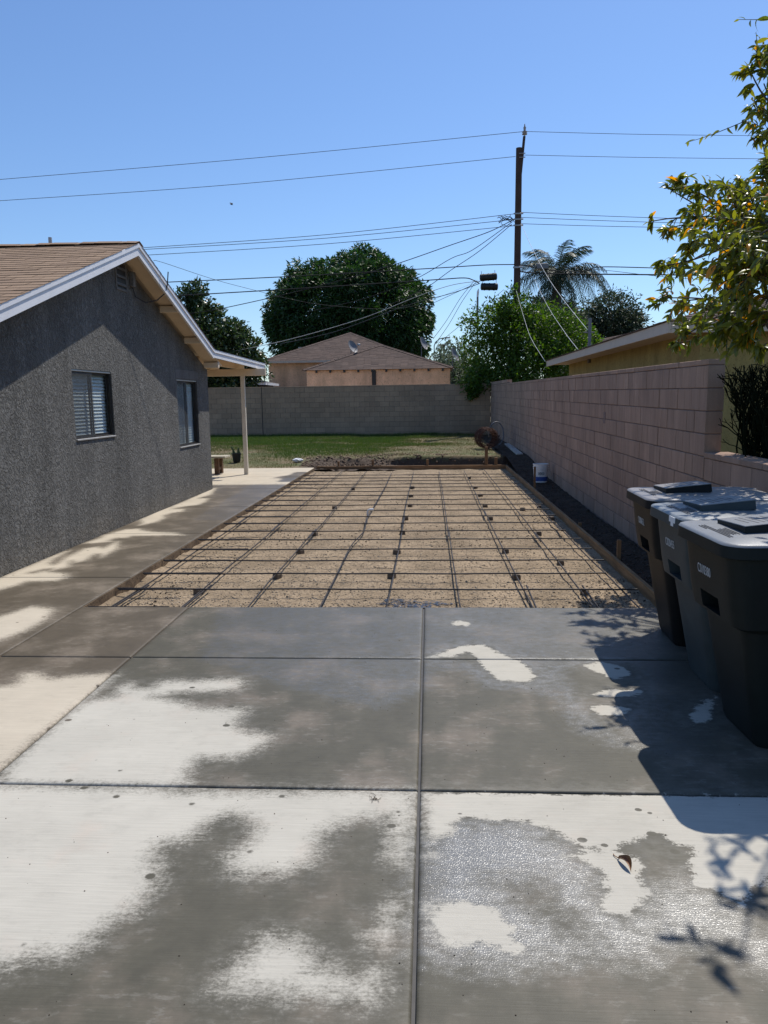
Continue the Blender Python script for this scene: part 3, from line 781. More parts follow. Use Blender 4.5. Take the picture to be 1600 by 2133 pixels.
def zbed(x, y):
    return -0.105 + 0.030*fbm(x*3.1, y*3.1, 4, 3) + 0.024*fbm(x*14, y*14, 3, 9)
n = 30000
x = RNG.uniform(-2.84, 1.87, n); y = 5.95 + 13.0*RNG.random(n)**1.7
s = RNG.uniform(0.003, 0.009, n)*(1 + 0.6*(RNG.random(n) > 0.93))
tag(obj('gravel', octa_field('gravel', np.stack([x, y, zbed(x, y)+s*0.2], 1), s, M['pebble'])), 'loose tan gravel and pebbles strewn over the sandy bed', 'gravel', kind='stuff')
n = 11000
x = RNG.uniform(-2.84, 1.87, n); y = 5.95 + 12.6*RNG.random(n)**2.2
k = (fbm(x*1.1, y*0.7, 4, 21) + 0.12*np.exp(-(y-6)/1.5) > 0.02) | (x < -2.6)
x, y = x[k], y[k]; s = 0.0035 + 0.010*RNG.random(len(x))**3
tag(obj('soil_clods', octa_field('soil_clods', np.stack([x, y, zbed(x, y)+s*0.3], 1), s, M['clod'], 0.5)), 'dark crumbs of damp soil scattered over the gravel bed', 'soil', kind='stuff')

# wet dirt strip between the form board and the block wall
n = 5200
x = RNG.uniform(1.94, 2.46, n); y = 5.95 + 15*RNG.random(n)**1.4
z = -0.14 + 0.05*fbm(x*4, y*4, 4, 31) + 0.03*fbm(x*16, y*16, 2, 33) + np.clip((y-11)/4.3, 0, 1)*0.09 + np.clip((y-15.8)/3.4, 0, 1)*0.24 + np.clip((x-2.2)/0.3, 0, 1)*0.04
s = 0.004 + 0.016*RNG.random(n)**5
tag(obj('soil_clods', octa_field('soil_clods', np.stack([x, y, z+s*0.2], 1), s, M['clod'], 0.5)), 'dark lumps of soil in the strip between the form board and the pink wall', 'soil', kind='stuff')
xs = np.concatenate([np.arange(1.925, 2.49, 0.03)]); ys = np.arange(5.90, 32, 0.06)
X, Y = np.meshgrid(xs, ys)
Zs = -0.14 + 0.05*fbm(X*4, Y*4, 4, 31) + 0.03*fbm(X*16, Y*16, 2, 33) + np.clip((Y-11)/4.3, 0, 1)*0.09 + np.clip((Y-15.8)/3.4, 0, 1)*0.24 + np.clip((X-2.2)/0.3, 0, 1)*0.04
setting('dirt_strip', grid_mesh('dirt_strip', xs, ys, Zs, M['wet_dirt']))

# lawn: level with the patio at the left, a raw cut bank behind the far form board
def lawn_z(X, Y):
    sm = lambda t: np.clip(t, 0, 1)**2*(3-2*np.clip(t, 0, 1))
    left = 0.20*sm((Y-18.72)/3.4) - 0.005
    edge = 19.62 + 0.22*fbm(X*1.3, Y*0+3, 3, 5) + 0.10*fbm(X*6, Y*2, 3, 6)
    bank = -0.12 + 0.30*sm((Y-edge)/0.16)
    Yw = Y + 0.9*fbm(X*1.6, Y*1.6, 4, 41)
    mid = -0.10 + 0.25*sm((Yw-19.1)/1.1) + 0.10*np.abs(fbm(X*4, Y*4, 4, 14))*np.clip((21-Y)/1.2, 0, 1)*2
    Xw = X + 1.3*fbm(X*1.1+7, Y*1.9, 4, 43)
    k1 = sm((Xw+3.25)/0.7); k2 = sm((Xw+1.5)/0.9)
    z = left*(1-k1) + (mid*(1-k2) + bank*k2)*k1 + np.clip((Y-21)/10, 0, 1)*0.04
    return z + 0.03*fbm(X*1.7, Y*1.7, 4, 8)*np.clip((Y-18.8)/0.6, 0, 1) + 0.03*fbm(X*9, Y*9, 3, 18)*(X > -3.3)*np.clip((20.2-Y)/0.5, 0, 1) - 0.05*np.clip((X-1.7)/0.4, 0, 1)
def lush(X, Y):
    g = 0.62 + 2.1*fbm(X*0.55, Y*0.9, 4, 12) + 0.05*(Y-22) - 0.23*np.clip(X+2.0, 0, 6) - 1.2*np.exp(-np.clip(Y-19.3, 0, 9)/0.6)*(X > -3.4)
    g -= 0.9*np.exp(-((X+5.0)/0.5)**2-((Y-19.4)/0.3)**2)
    return np.clip(g, 0, 1)
xs = np.arange(-16, 2.5, 0.06); ys = np.concatenate([np.arange(18.72, 21.5, 0.05), np.arange(21.5, 31.1, 0.12)])
X, Y = np.meshgrid(xs, ys)
me = grid_mesh('lawn', xs, ys, lawn_z(X, Y), None)
t = NT('lawn_ground')
v = t.pos((1, 1, 1), 'World')
nz = (t.n('ShaderNodeNewGeometry'), 'Normal')
at = me.attributes.new('raw', 'FLOAT', 'POINT')
raw = np.clip((0.150 + 0.12*fbm(X*3, Y*3, 4, 44) - lawn_z(X, Y))/0.05, 0, 1)*np.clip((X+3.4)/0.4, 0, 1)*np.clip((20.6-Y)/0.6, 0, 1)
raw = np.maximum(raw, np.clip((X-1.75)/0.25, 0, 1)*np.clip((25-Y)/2, 0, 1))
at.data.foreach_set('value', raw.astype(np.float32).ravel())
g = t.noise(90, 4, 0.7, v)
c1 = t.mix(t.ramp(t.noise(1.2, 5, 0.6, v), 0.35, 0.65), (0.085, 0.095, 0.026), (0.18, 0.135, 0.07))
c = t.mix(t.attr('raw'), c1, (0.085, 0.058, 0.038))
t.set('Base Color', t.mul(c, t.ramp(g, 0.25, 0.75, False, 0.55, 1.4))); t.set('Roughness', 0.95)
t.bump(g, 0.6, 0.02)
me.materials.append(t.m)
setting('lawn', me)

n = 170000
x = RNG.uniform(-9.0, 2.35, n); y = 18.75 + 12.2*RNG.random(n)**0.9
L = lush(x, y)
z = lawn_z(x, y)
keep = (RNG.random(n) < 0.25 + 0.75*L) & ~((x > -3.4) & (z < 0.135 + 0.12*fbm(x*3, y*3, 4, 44)) & (y < 20.5)) & ~((x > 1.85) & (y < 24) & (RNG.random(n) < 0.8)) & (z > -0.02)
x, y, z, L = x[keep], y[keep], z[keep], L[keep]; n = len(x)
h = (0.028 + 0.045*RNG.random(n))*(0.5 + 0.6*L) + 0.09*(y > 30.4)*RNG.random(n)
a = RNG.uniform(0, 6.28, n); w = RNG.uniform(0.005, 0.010, n)
dx, dy = np.cos(a)*w, np.sin(a)*w
lx, ly = RNG.normal(0, 0.4, n)*h, RNG.normal(0, 0.4, n)*h
V = np.stack([np.stack([x-dx, y-dy, z-0.01], 1), np.stack([x+dx, y+dy, z-0.01], 1), np.stack([x+lx, y+ly, z+h], 1)], 1).reshape(-1, 3)
F = np.arange(3*n).reshape(n, 3)
gm = mesh_np('grass', V, F, M['grass'])
at = gm.attributes.new('lush', 'FLOAT', 'POINT'); at.data.foreach_set('value', np.repeat(np.clip(L*1.3-0.1 + RNG.normal(0, 0.15, n), 0, 1), 3).astype(np.float32))
tag(obj('grass', gm), 'short patchy green grass covering the back lawn', 'grass', kind='stuff')

n = 5200
x = RNG.uniform(-3.3, 2.0, n); y = 19.08 + 1.5*RNG.random(n)**1.6
z = lawn_z(x, y); k = (z < 0.17 + 0.12*fbm(x*3, y*3, 4, 44))
x, y, z = x[k], y[k], z[k]; s = 0.008 + 0.035*RNG.random(len(x))**4
tag(obj('soil_clods', octa_field('soil_clods', np.stack([x, y, z+s*0.2], 1), s, M['clod_brown'], 0.5)), 'crumbly brown clods along the dug edge of the lawn', 'soil', kind='stuff')

setting('bounce_strip', MB().box(-16.0, 2.4, 31.25, 33.88, -0.36, -0.25).mesh('bounce_strip', M['bounce_pale']))  # pale strip added out of view to bounce light onto the peach walls

# ------------------------------------------------------------------ block walls
def chamfer_block(lx, ly, lz, b, mat):
    return MB().bbox(0, lx, 0, ly, 0, lz, b).mesh('block', mat)

J = 0.008
# tall pink wall on the right, running back along +Y, face at X = 2.47; built level in its own frame, tilted with the lot
tall = empty('block_wall', (2.47, 7.0, 0.0), 0, 0.0083)
tag(tall, 'tall pink concrete block wall running back along the right side of the rebar bed', 'wall')
BL, BH, TH = 0.4064, 0.2032, 0.15
LEN = 24.05
ZB, NC = -0.12, 10
core = MB().box(0.012, TH-0.012, 0.012, LEN, ZB-0.23, ZB+NC*BH+0.02)
core.build('mortar', M['mortar_pink'], tall)
HL = BL/2
full = chamfer_block(TH, HL-J, BH-J, 0.004, M['cmu_pink'])
half = chamfer_block(TH, HL/2-J, BH-J, 0.004, M['cmu_pink'])
cap = chamfer_block(TH+0.006, BL-J, 0.048, 0.004, M['cmu_pink'])
capw = chamfer_block(TH+0.006, 2*BL-J, 0.10, 0.006, M['cmu_pink'])
spots = []
for c in range(NC):
    z = ZB + c*BH
    yy = 0.0
    if c % 2: spots.append((half, 0.0, z)); yy = HL/2
    while yy < LEN-0.05:
        spots.append((full, yy, z)); yy += HL
yy = 0.0
while yy < LEN-0.3:
    spots.append((cap, yy, ZB+NC*BH)); yy += BL
spots.sort(key=lambda q: q[1] + (3.0 if q[2] < 0.1 else 0))
rest = MB()
for k, (me_, yy, z) in enumerate(spots):
    jx, jz = random.uniform(-0.004, 0.004), random.uniform(-0.0015, 0.0015)
    if k < 300:
        obj('block', me_, tall, (jx - (0.003 if me_ is cap else 0), yy + J/2, z + J/2))
    else:
        ly = {full: HL, half: HL/2, cap: BL}[me_] - J
        lz = 0.048 if me_ is cap else BH - J
        o_ = Vector((jx, yy + J/2, z + J/2))
        rest.box(o_.x, o_.x+TH, o_.y, o_.y+ly, o_.z, o_.z+lz)
for k in range(9):
    if 17.6 + k*2*BL < LEN: rest.box(-0.003, TH+0.003, 17.6+k*2*BL, 17.6+(k+1)*2*BL-J, ZB+NC*BH+0.062, ZB+NC*BH+0.165)
r = rest.build('far_blocks', M['cmu_pink'], tall); r['kind'] = 'stuff'
MB().bbox(-0.004, 0.001, 3.9, 4.02, 1.24, 1.40, 0.001).build('patch_stain', M['mortar_pink'], tall)

# low garden wall continuing towards the street
low = empty('block_wall', (2.476, 7.0, 0.0))
tag(low, 'low block wall with a flat cap behind the wheeled bins, under the leafy tree', 'wall')
MB().box(0.012, 0.20-0.012, -5.3, -0.012, -0.35, 1.085).build('mortar', M['mortar_pink'], low)
b1 = chamfer_block(0.20, BL-J, BH-J, 0.004, M['cmu_pink']); b2 = chamfer_block(0.20, BL/2-J, BH-J, 0.004, M['cmu_pink']); cp = chamfer_block(0.215, BL-J, 0.05, 0.005, M['cmu_pink'])
for c in range(6):
    z = 1.09 - (c+1)*BH; yy = -BL if c % 2 else -BL/2
    if not c % 2: obj('block', b2, low, (0, -BL/2+J/2, z+J/2))
    yy = 0.0 if c % 2 else -BL/2
    while yy > -5.2:
        yy -= BL; obj('block', b1, low, (random.uniform(-0.002, 0.002), yy+J/2, z+J/2))
yy = 0.0
while yy > -5.2:
    yy -= BL; obj('cap_block', cp, low, (-0.008, yy+J/2, 1.091))

# gray wall across the back
back = empty('block_wall', (2.46, 31.0, 0.0))
tag(back, 'gray block wall across the far end of the lawn', 'wall')
ZB2, NC2 = 0.15, 10
MB().box(-16.3, -0.002, 0.012, 0.19, -0.35, ZB2+NC2*BH).build('mortar', M['mortar_gray'], back)
g1 = chamfer_block(BL-J, 0.20, BH-J, 0.004, M['cmu_gray']); g2 = chamfer_block(BL/2-J, 0.20, BH-J, 0.004, M['cmu_gray']); gc = chamfer_block(BL-J, 0.205, 0.05, 0.004, M['cmu_gray'])
rest = MB()
for c in range(NC2):
    z = ZB2 + c*BH; xx = 0.0
    if c % 2: obj('block', g2, back, (-BL/2+J/2, random.uniform(-0.003, 0.003), z+J/2)); xx = -BL/2
    while xx > -16.0:
        xx -= BL
        if xx > -11.9: obj('block', g1, back, (xx+J/2, random.uniform(-0.003, 0.003), z+J/2))
        else: rest.box(xx+J/2, xx+BL-J/2, 0, 0.2, z+J/2, z+BH-J/2)
xx = 0.0
while xx > -16.0:
    xx -= BL; obj('block', gc, back, (xx+J/2, -0.003, ZB2+NC2*BH))

MB().box(-9.30, -9.275, -0.006, 0.011, ZB2-0.1, ZB2+NC2*BH+0.04).build('control_joint', M['dark'], back)
r = rest.build('far_blocks', M['cmu_gray'], back); r['kind'] = 'stuff'

# ------------------------------------------------------------------ shingle roofs
def shingle_plane(o, ex, up, L, W, tab=0.33, expo=0.14, th=0.010, mask=None, lip=0.0):
    """tabs over a roof plane: o corner at the eave, ex along the eave (unit), up the slope (unit), L length along ex, W up the slope"""
    o, ex, up = Vector(o), Vector(ex), Vector(up)
    nrm = ex.cross(up).normalized()
    if nrm.z < 0: nrm = -nrm
    V, F = [], []
    rows = int(W/expo)
    for r in range(rows):
        off = (r % 2)*tab/2 + random.uniform(-0.02, 0.02)
        a = -off
        while a < L:
            a0, a1 = max(a, 0), min(a+tab-0.006, L)
            a += tab
            if a1 - a0 < 0.02: continue
            b0, b1 = r*expo - lip*(r == 0), min((r+1)*expo+0.02, W)
            if mask:
                rr = mask(a0, a1, b0)
                if rr is None: continue
                a0, a1 = rr
                if a1 - a0 < 0.03: continue
            hh = th + random.uniform(-0.0025, 0.003)
            p = [o+ex*a0+up*b0+nrm*hh, o+ex*a1+up*b0+nrm*hh, o+ex*a1+up*b1+nrm*0.002, o+ex*a0+up*b1+nrm*0.002,
                 o+ex*a0+up*b0, o+ex*a1+up*b0]
            n0 = len(V); V += p
            F += [(n0, n0+1, n0+2, n0+3), (n0+4, n0+5, n0+1, n0)]
    return V, F

# ------------------------------------------------------------------ the gray stucco house at the left
WX = -4.17                 # face of its gable wall
YR = 10.30                 # ridge
YC = 14.30                 # far corner
Y0 = 2*YR - YC             # near corner
SL = 0.345                 # roof slope
HX = WX + 0.325            # outer face of the rake board
PEAK = 3.765               # top of roof at the ridge
house = empty('house', (WX, YC, 0.0))
tag(house, 'single storey gray stucco house with brown shingle gable roof and two sliding windows', 'house')
def hb(mb, name, mat, **kw):
    """build world-space geometry as a part of the house"""
    o = mb.build(name, mat, house, **kw)
    o.location = -house.location
    return o
def under(y): return PEAK - 0.17 - SL*abs(y-YR)          # underside of the rafters
# gable wall with the two window openings
WIN = [(8.78, 9.90, 1.22, 2.06), (12.51, 13.61, 0.895, 2.035)]
mb = MB()
cuts = sorted({Y0, YC, YR} | {w[0] for w in WIN} | {w[1] for w in WIN})
for a, b in zip(cuts[:-1], cuts[1:]):
    w = [q for q in WIN if q[0] <= a + 1e-6 and q[1] >= b - 1e-6]
    za, zb = under(a)+0.03, under(b)+0.03
    if w:
        z0, z1 = w[0][2], w[0][3]
        mb.add([(WX,a,-0.05),(WX,b,-0.05),(WX,b,z0),(WX,a,z0)], [(0,1,2,3)])
        mb.add([(WX,a,z1),(WX,b,z1),(WX,b,zb),(WX,a,za)], [(0,1,2,3)])
    else:
        mb.add([(WX,a,-0.05),(WX,b,-0.05),(WX,b,zb),(WX,a,za)], [(0,1,2,3)])
for (a, b, z0, z1) in WIN:
    d = 0.16
    mb.add([(WX,a,z0),(WX,a,z1),(WX-d,a,z1),(WX-d,a,z0)], [(0,1,2,3)])
    mb.add([(WX,b,z0),(WX,b,z1),(WX-d,b,z1),(WX-d,b,z0)], [(3,2,1,0)])
    mb.add([(WX,a,z0),(WX,b,z0),(WX-d,b,z0),(WX-d,a,z0)], [(3,2,1,0)])
    mb.add([(WX,a,z1),(WX,b,z1),(WX-d,b,z1),(WX-d,a,z1)], [(0,1,2,3)])
# other three walls
mb.add([(WX,YC,-0.05),(-14,YC,-0.05),(-14,YC,under(YC)+0.03),(WX,YC,under(YC)+0.03)], [(0,1,2,3)])
mb.add([(WX,Y0,-0.05),(-14,Y0,-0.05),(-14,Y0,under(Y0)+0.03),(WX,Y0,under(Y0)+0.03)], [(3,2,1,0)])
mb.add([(-14,Y0,-0.05),(-14,YC,-0.05),(-14,YC,under(YC)),(-14,YR,under(YR)),(-14,Y0,under(Y0))], [(0,1,2,3,4)])
me = bpy.data.meshes.new('wall'); me.from_pydata(mb.v, [], mb.f); me.materials.append(M['stucco']); me.update()
w = obj('wall', me, house, -house.location)
# dark room behind the windows
rm = MB(); rm.box(-7.0, WX-0.32, Y0+0.2, YC-0.2, 0.0, 2.35); hb(rm, 'interior', M['dark'])
for f in bpy.data.objects['interior'].data.polygons: pass
# smooth patch over the far window
hb(MB().bbox(WX-0.02, WX+0.006, 12.46, 13.68, 2.045, 2.20, 0.004), 'stucco_patch', M['stucco_smooth'])

def window(a, b, z0, z1):
    fx = WX - 0.018
    m = MB(); t_ = 0.030
    m.bbox(fx-0.05, fx, a+0.002, a+t_, z0+0.002, z1-0.002, 0.002); m.bbox(fx-0.05, fx, b-t_, b-0.002, z0+0.002, z1-0.002, 0.002)
    m.bbox(fx-0.05, fx, a+t_, b-t_, z1-t_, z1-0.002, 0.002); m.bbox(fx-0.05, fx, a+t_, b-t_, z0+0.002, z0+t_, 0.002)
    wo = hb(m, 'window', M['bronze'])
    mid = (a+b)/2
    def sub(mb_, name, mat):
        o = mb_.build(name, mat, wo); o.location = (0, 0, 0); return o
    m = MB(); s = 0.026
    for (p, q, xx) in ((a+t_, mid+0.02, fx-0.012), (mid-0.02, b-t_, fx-0.034)):
        m = MB()
        m.bbox(xx-0.016, xx, p, p+s, z0+t_, z1-t_, 0.002); m.bbox(xx-0.016, xx, q-s, q, z0+t_, z1-t_, 0.002)
        m.bbox(xx-0.016, xx, p+s, q-s, z0+t_, z0+t_+s, 0.002); m.bbox(xx-0.016, xx, p+s, q-s, z1-t_-s, z1-t_, 0.002)
        sub(m, 'sash', M['bronze'])
        sub(MB().box(xx-0.011, xx-0.006, p+s, q-s, z0+t_+s, z1-t_-s), 'pane', M['glass'])
    sub(MB().box(fx+0.002, fx+0.003, a+t_, mid+0.015, z0+t_, z1-t_), 'insect_screen', M['screen'])
    sub(MB().bbox(fx-0.05, fx+0.035, a, b, z0-0.004, z0+0.014, 0.003), 'sill', M['alu'])
    sub(MB().bbox(fx-0.02, fx+0.012, a+0.01, b-0.01, z1-0.022, z1-0.004, 0.002), 'head_rail', M['alu'])
    m = MB(); z = z0 + 0.03; ang = 1.02
    while z < z1 - 0.04:
        Mx = Matrix.Translation((fx-0.080, 0, z)) @ Matrix.Rotation(ang, 4, 'Y')
        m.box(-0.026, 0.026, a+0.02, b-0.02, -0.0012, 0.0012, Mx); z += 0.043
    o = sub(m, 'blind_slats', M['blind']); o['kind'] = 'stuff'
    sub(MB().box(fx-0.118, fx-0.114, a-0.1, b+0.1, z0-0.1, z1+0.1), 'blind_backing', M['blind'])
    return wo
for q in WIN: window(*q)

# roof deck, near and far slopes
XW = -14.4
d = math.hypot(1, SL)
upN = Vector((0, 1/d, SL/d)); upF = Vector((0, -1/d, SL/d))
YEN = Y0 - 0.45            # near eave
YKF = 13.70                # where the far slope meets the patio roof
rt = lambda y: PEAK - SL*abs(y-YR)
mb = MB()
mb.prism([(YEN, rt(YEN)-0.012), (YR, PEAK-0.012), (YR, PEAK-0.05), (YEN, rt(YEN)-0.05)], 'x', XW, HX-0.002)
mb.prism([(YR, PEAK-0.012), (YKF, rt(YKF)-0.012), (YKF, rt(YKF)-0.05), (YR, PEAK-0.05)], 'x', XW, HX-0.002)
roof = hb(mb, 'roof', M['gray_trim'])
V, F = shingle_plane((XW, YEN, rt(YEN)-0.010), (1, 0, 0), upN, HX+0.012-XW, (YR-YEN)*d - 0.01, 0.31, 0.145, 0.008)
V2, F2 = shingle_plane((XW, YKF, rt(YKF)-0.010), (1, 0, 0), upF, HX+0.012-XW, (YKF-YR)*d - 0.01, 0.31, 0.145, 0.008)
n0 = len(V); V += V2; F += [tuple(i+n0 for i in f) for f in F2]
me = bpy.data.meshes.new('shingles'); me.from_pydata([tuple(p) for p in V], [], F); me.materials.append(M['shingle']); me.update()
o = obj('shingles', me, roof); o['kind'] = 'stuff'
m = MB(); xx = XW
while xx < HX - 0.1:
    x1 = min(xx + 0.33, HX+0.014); h = 0.010 + 0.006*((int(xx*3) % 2))
    m.add([(xx, YR-0.14, PEAK-0.048+h+0.012), (x1, YR-0.14, PEAK-0.048+h+0.006), (x1, YR, PEAK+h+0.006), (xx, YR, PEAK+h+0.012), (xx, YR+0.14, PEAK-0.048+h+0.012), (x1, YR+0.14, PEAK-0.048+h+0.006)], [(0,1,2,3), (3,2,5,4)])
    xx += 0.20
o = m.build('ridge_shingles', M['shingle'], roof); o['kind'] = 'stuff'
# rake boards: a deep white fascia with a thinner trim board above it
def rake(mb_, ya, yb, top_off, depth, x0, x1):
    pa, pb = rt(ya), rt(yb)
    mb_.prism([(ya, pa-top_off), (yb, pb-top_off), (yb, pb-top_off-depth), (ya, pa-top_off-depth)], 'x', x0, x1)
for ya, yb in ((YEN, YR), (YR, YKF)):
    m = MB(); rake(m, ya, yb, 0.018, 0.150, HX-0.045, HX-0.012); hb(m, 'barge_board', M['white_trim'])
    m = MB(); rake(m, ya, yb, 0.010, 0.052, HX-0.0115, HX+0.004); hb(m, 'rake_trim', M['white_trim'])
# soffit between wall and rake board
for ya, yb in ((YEN, YR), (YR, YC)):
    m = MB(); rake(m, ya, yb, 0.052, 0.012, WX+0.002, HX-0.046); hb(m, 'soffit', M['cream'])
for yy in (YR-3.1, YR-1.55, YR+1.62, YR+2.75, YC-0.18):
    z = rt(yy)-0.066
    hb(MB().bbox(WX+0.003, HX-0.047, yy-0.045, yy+0.045, z-0.105, z-0.004, 0.006), 'outlooker', M['cream'])
hb(MB().bbox(WX+0.003, HX-0.047, YR-0.045, YR+0.045, PEAK-0.19, PEAK-0.07, 0.006), 'outlooker', M['cream'])
# louvre vent, junction box and cable under the peak
vy, vz = 10.42, 3.20
m = MB(); m.box(WX-0.10, WX-0.09, vy-0.17, vy+0.17, vz-0.02, vz+0.34)
vent = hb(m, 'gable_vent', M['dark'])
fr = MB()
for (p, q, r_, s_) in ((vy-0.19, vy-0.155, vz-0.04, vz+0.36), (vy+0.155, vy+0.19, vz-0.04, vz+0.36), (vy-0.155, vy+0.155, vz+0.325, vz+0.36), (vy-0.155, vy+0.155, vz-0.04, vz-0.005)):
    fr.bbox(WX-0.01, WX+0.014, p, q, r_, s_, 0.003)
fo = fr.build('vent_frame', M['stucco_smooth'], vent)
m = MB(); m.box(WX+0.0005, WX+0.0035, vy-0.155, vy+0.155, vz-0.005, vz+0.325); m.build('vent_back', M['black'], vent)
for k in range(3):
    Mx = Matrix.Translation((WX+0.006, vy, vz+0.055+k*0.105)) @ Matrix.Rotation(-0.55, 4, 'Y')
    MB().box(-0.004, 0.004, -0.154, 0.154, -0.036, 0.036, Mx).build('louvre', M['stucco_smooth'], vent)
hb(MB().bbox(WX+0.001, WX+0.06, vy+0.30, vy+0.40, vz+0.06, vz+0.27, 0.008), 'junction_box', M['stucco_smooth'])
hb(MB().tube([(WX+0.02, vy+0.36, vz+0.06), (WX+0.03, vy+0.42, vz-0.06), (WX+0.10, vy+0.62, vz-0.12), (WX+0.2, vy+0.82, vz-0.06), (HX-0.03, vy+0.93, vz+0.06), (HX+0.01, vy+0.90, vz+0.16), (HX+0.01, vy+0.97, vz+0.36)], 0.008, 6), 'cable', M['black'])
hb(MB().tube([(-5.2, YR+0.3, PEAK-0.2), (-5.2, YR+0.3, PEAK+0.16)], 0.024, 12), 'vent_pipe', M['metal'])
# patio cover carried on from the far eave
PZ = lambda y: rt(YKF) - 0.012*(y-YKF)
YE = 17.95
m = MB(); m.prism([(YKF, PZ(YKF)-0.012), (YE, PZ(YE)-0.012), (YE, PZ(YE)-0.045), (YKF, PZ(YKF)-0.045)], 'x', -9.5, HX-0.002)
pr = hb(m, 'patio_roof', M['cream'])
V, F = shingle_plane((-9.5, YE, PZ(YE)-0.010), (1, 0, 0), (0, -1, 0.012), HX+0.012+9.5, YE-YKF, 0.31, 0.145, 0.008)
me = bpy.data.meshes.new('shingles'); me.from_pydata([tuple(p) for p in V], [], F); me.materials.append(M['shingle_gray']); me.update()
o = obj('shingles', me, pr); o['kind'] = 'stuff'
m = MB(); m.prism([(YKF, PZ(YKF)-0.018), (YE, PZ(YE)-0.018), (YE, PZ(YE)-0.165), (YKF, PZ(YKF)-0.150)], 'x', HX-0.045, HX-0.012); hb(m, 'barge_board', M['white_trim'])
m = MB(); m.prism([(YKF, PZ(YKF)-0.010), (YE, PZ(YE)-0.010), (YE, PZ(YE)-0.062), (YKF, PZ(YKF)-0.062)], 'x', HX-0.0115, HX+0.004); hb(m, 'rake_trim', M['white_trim'])
for xx in (-4.35, -4.95, -5.55, -6.15):
    hb(MB().bbox(xx-0.022, xx+0.022, YC+0.01, YE-0.05, 2.385, 2.515, 0.004), 'rafter', M['cream'])
hb(MB().bbox(-9.4, -3.66, 17.06, 17.15, 2.222, 2.376, 0.006), 'beam', M['cream'])
hb(MB().bbox(-4.232, -4.142, 17.065, 17.145, -0.004, 2.222, 0.006), 'post', M['cream_post'])
# walls count as things of their own
for o in (tall, low, back): o['kind'] = 'thing'

# ------------------------------------------------------------------ rebar, spacers, forms
mat = empty('rebar_mat', (0, 6, -0.1))
tag(mat, 'grid of tied black steel reinforcing bars laid over the gravel bed', 'rebar')
def bar(pts, r=0.0074, name='rebar'):
    pts = [Vector(p) - mat.location for p in pts]
    return MB().tube(pts, r, 7).build(name, M['rebar'], mat, smooth=True, sharp=50)
for k in range(19):
    y = 5.975 + k*0.61 if k else 5.955
    if y > 17.0: break
    zb = -0.022
    x0 = -2.845 + random.uniform(0, 0.03); x1 = (1.86 if k == 0 else random.uniform(1.68, 1.82))
    n = 16; ph = random.uniform(0, 6); s = random.uniform(-0.02, 0.02)
    bar([(x0+(x1-x0)*i/n, y + s*i/n + 0.008*math.sin(ph+i*0.5), zb - 0.006*abs(math.sin(ph+i*0.8))) for i in range(n+1)])
    bar([(x0-0.02, y+0.017, zb+0.001), (x0+0.3, y+0.02, zb-0.001), (x0+random.uniform(0.55, 0.85), y+0.03+s*0.3, zb-0.003)], 0.0074, 'dowel')
LX = [-2.672, -2.078, -1.517, -0.908, -0.36, 0.246, 0.832, 1.33, 1.69]
for q, x in enumerate(LX):
    ye = random.uniform(17.5, 18.4); ys_ = 5.965 + random.uniform(0, 0.02)
    lap = random.uniform(9.5, 12.5); ph = random.uniform(0, 6)
    amp = 0.008 if q != 3 else 0.02
    wob = lambda y: amp*math.sin(ph + (y-6)*0.55) - amp*math.sin(ph)*math.exp(-(y-6)/1.5) + (0.07*math.exp(-((y-9.8)/0.7)**2) if q == 3 else 0)
    zz = lambda y: -0.0355 - 0.012*abs(math.sin((y-6)*2.57/2 + q))
    bar([(x + wob(y), y, zz(y)) for y in np.linspace(ys_, lap, 14)])
    sd = random.choice((-1, 1))
    bar([(x + wob(y) + sd*0.016, y, zz(y)) for y in np.linspace(lap-random.uniform(0.45, 0.8), ye, 20)])
    if q in (0, 1, 6, 7): bar([(x - sd*0.024 + 0.01*i + wob(6+i*0.4), ys_ + 0.4*i, -0.037) for i in range(3)], 0.0080, 'dowel')
# tie wires at the crossings of the near rows: tiny loops
m = MB()
for k in range(9):
    for x in LX:
        y = 5.975 + k*0.61
        m.tube([(x-0.012, y-0.012, -0.04), (x, y, -0.012), (x+0.014, y+0.012, -0.04)], 0.0016, 4)
        m.tube([(x, y, -0.012), (x+random.uniform(-.02, .02), y-0.012, 0.012)], 0.0014, 4)
o = m.build('tie_wires', M['rebar'], mat); o['kind'] = 'stuff'; o.location = -mat.location

proto = None
for i, (x, y) in enumerate(DOB):
    if proto is None:
        r0 = [(-0.034,-0.034,0), (0.034,-0.034,0), (0.034,0.034,0), (-0.034,0.034,0)]
        m = MB(); m.loft([r0, [(a*0.95, b*0.95, 0.042) for a, b, _ in r0], [(a*0.8, b*0.8, 0.052) for a, b, _ in r0]])
        o = proto = m.build('spacer_block', M['dobie'])
    else:
        o = proto.copy(); COL.objects.link(o)
    o.location = (x, y, float(zbed(np.array([x]), np.array([y]))[0]) - 0.004); o.rotation_euler.z = random.uniform(-0.6, 0.6)
    ci = min(range(len(LX)), key=lambda q: abs(LX[q]-x))
    rank = sum(1 for (x2, y2) in DOB if min(range(len(LX)), key=lambda q: abs(LX[q]-x2)) == ci and y2 < y)
    ORD = ('first', 'second', 'third', 'fourth', 'fifth', 'sixth', 'seventh', 'eighth', 'ninth')
    tag(o, 'dark spacer block, %s from the slab under the %s lengthwise rebar from the left' % (ORD[rank], ORD[ci]), 'spacer block', 'spacer blocks under the rebar')

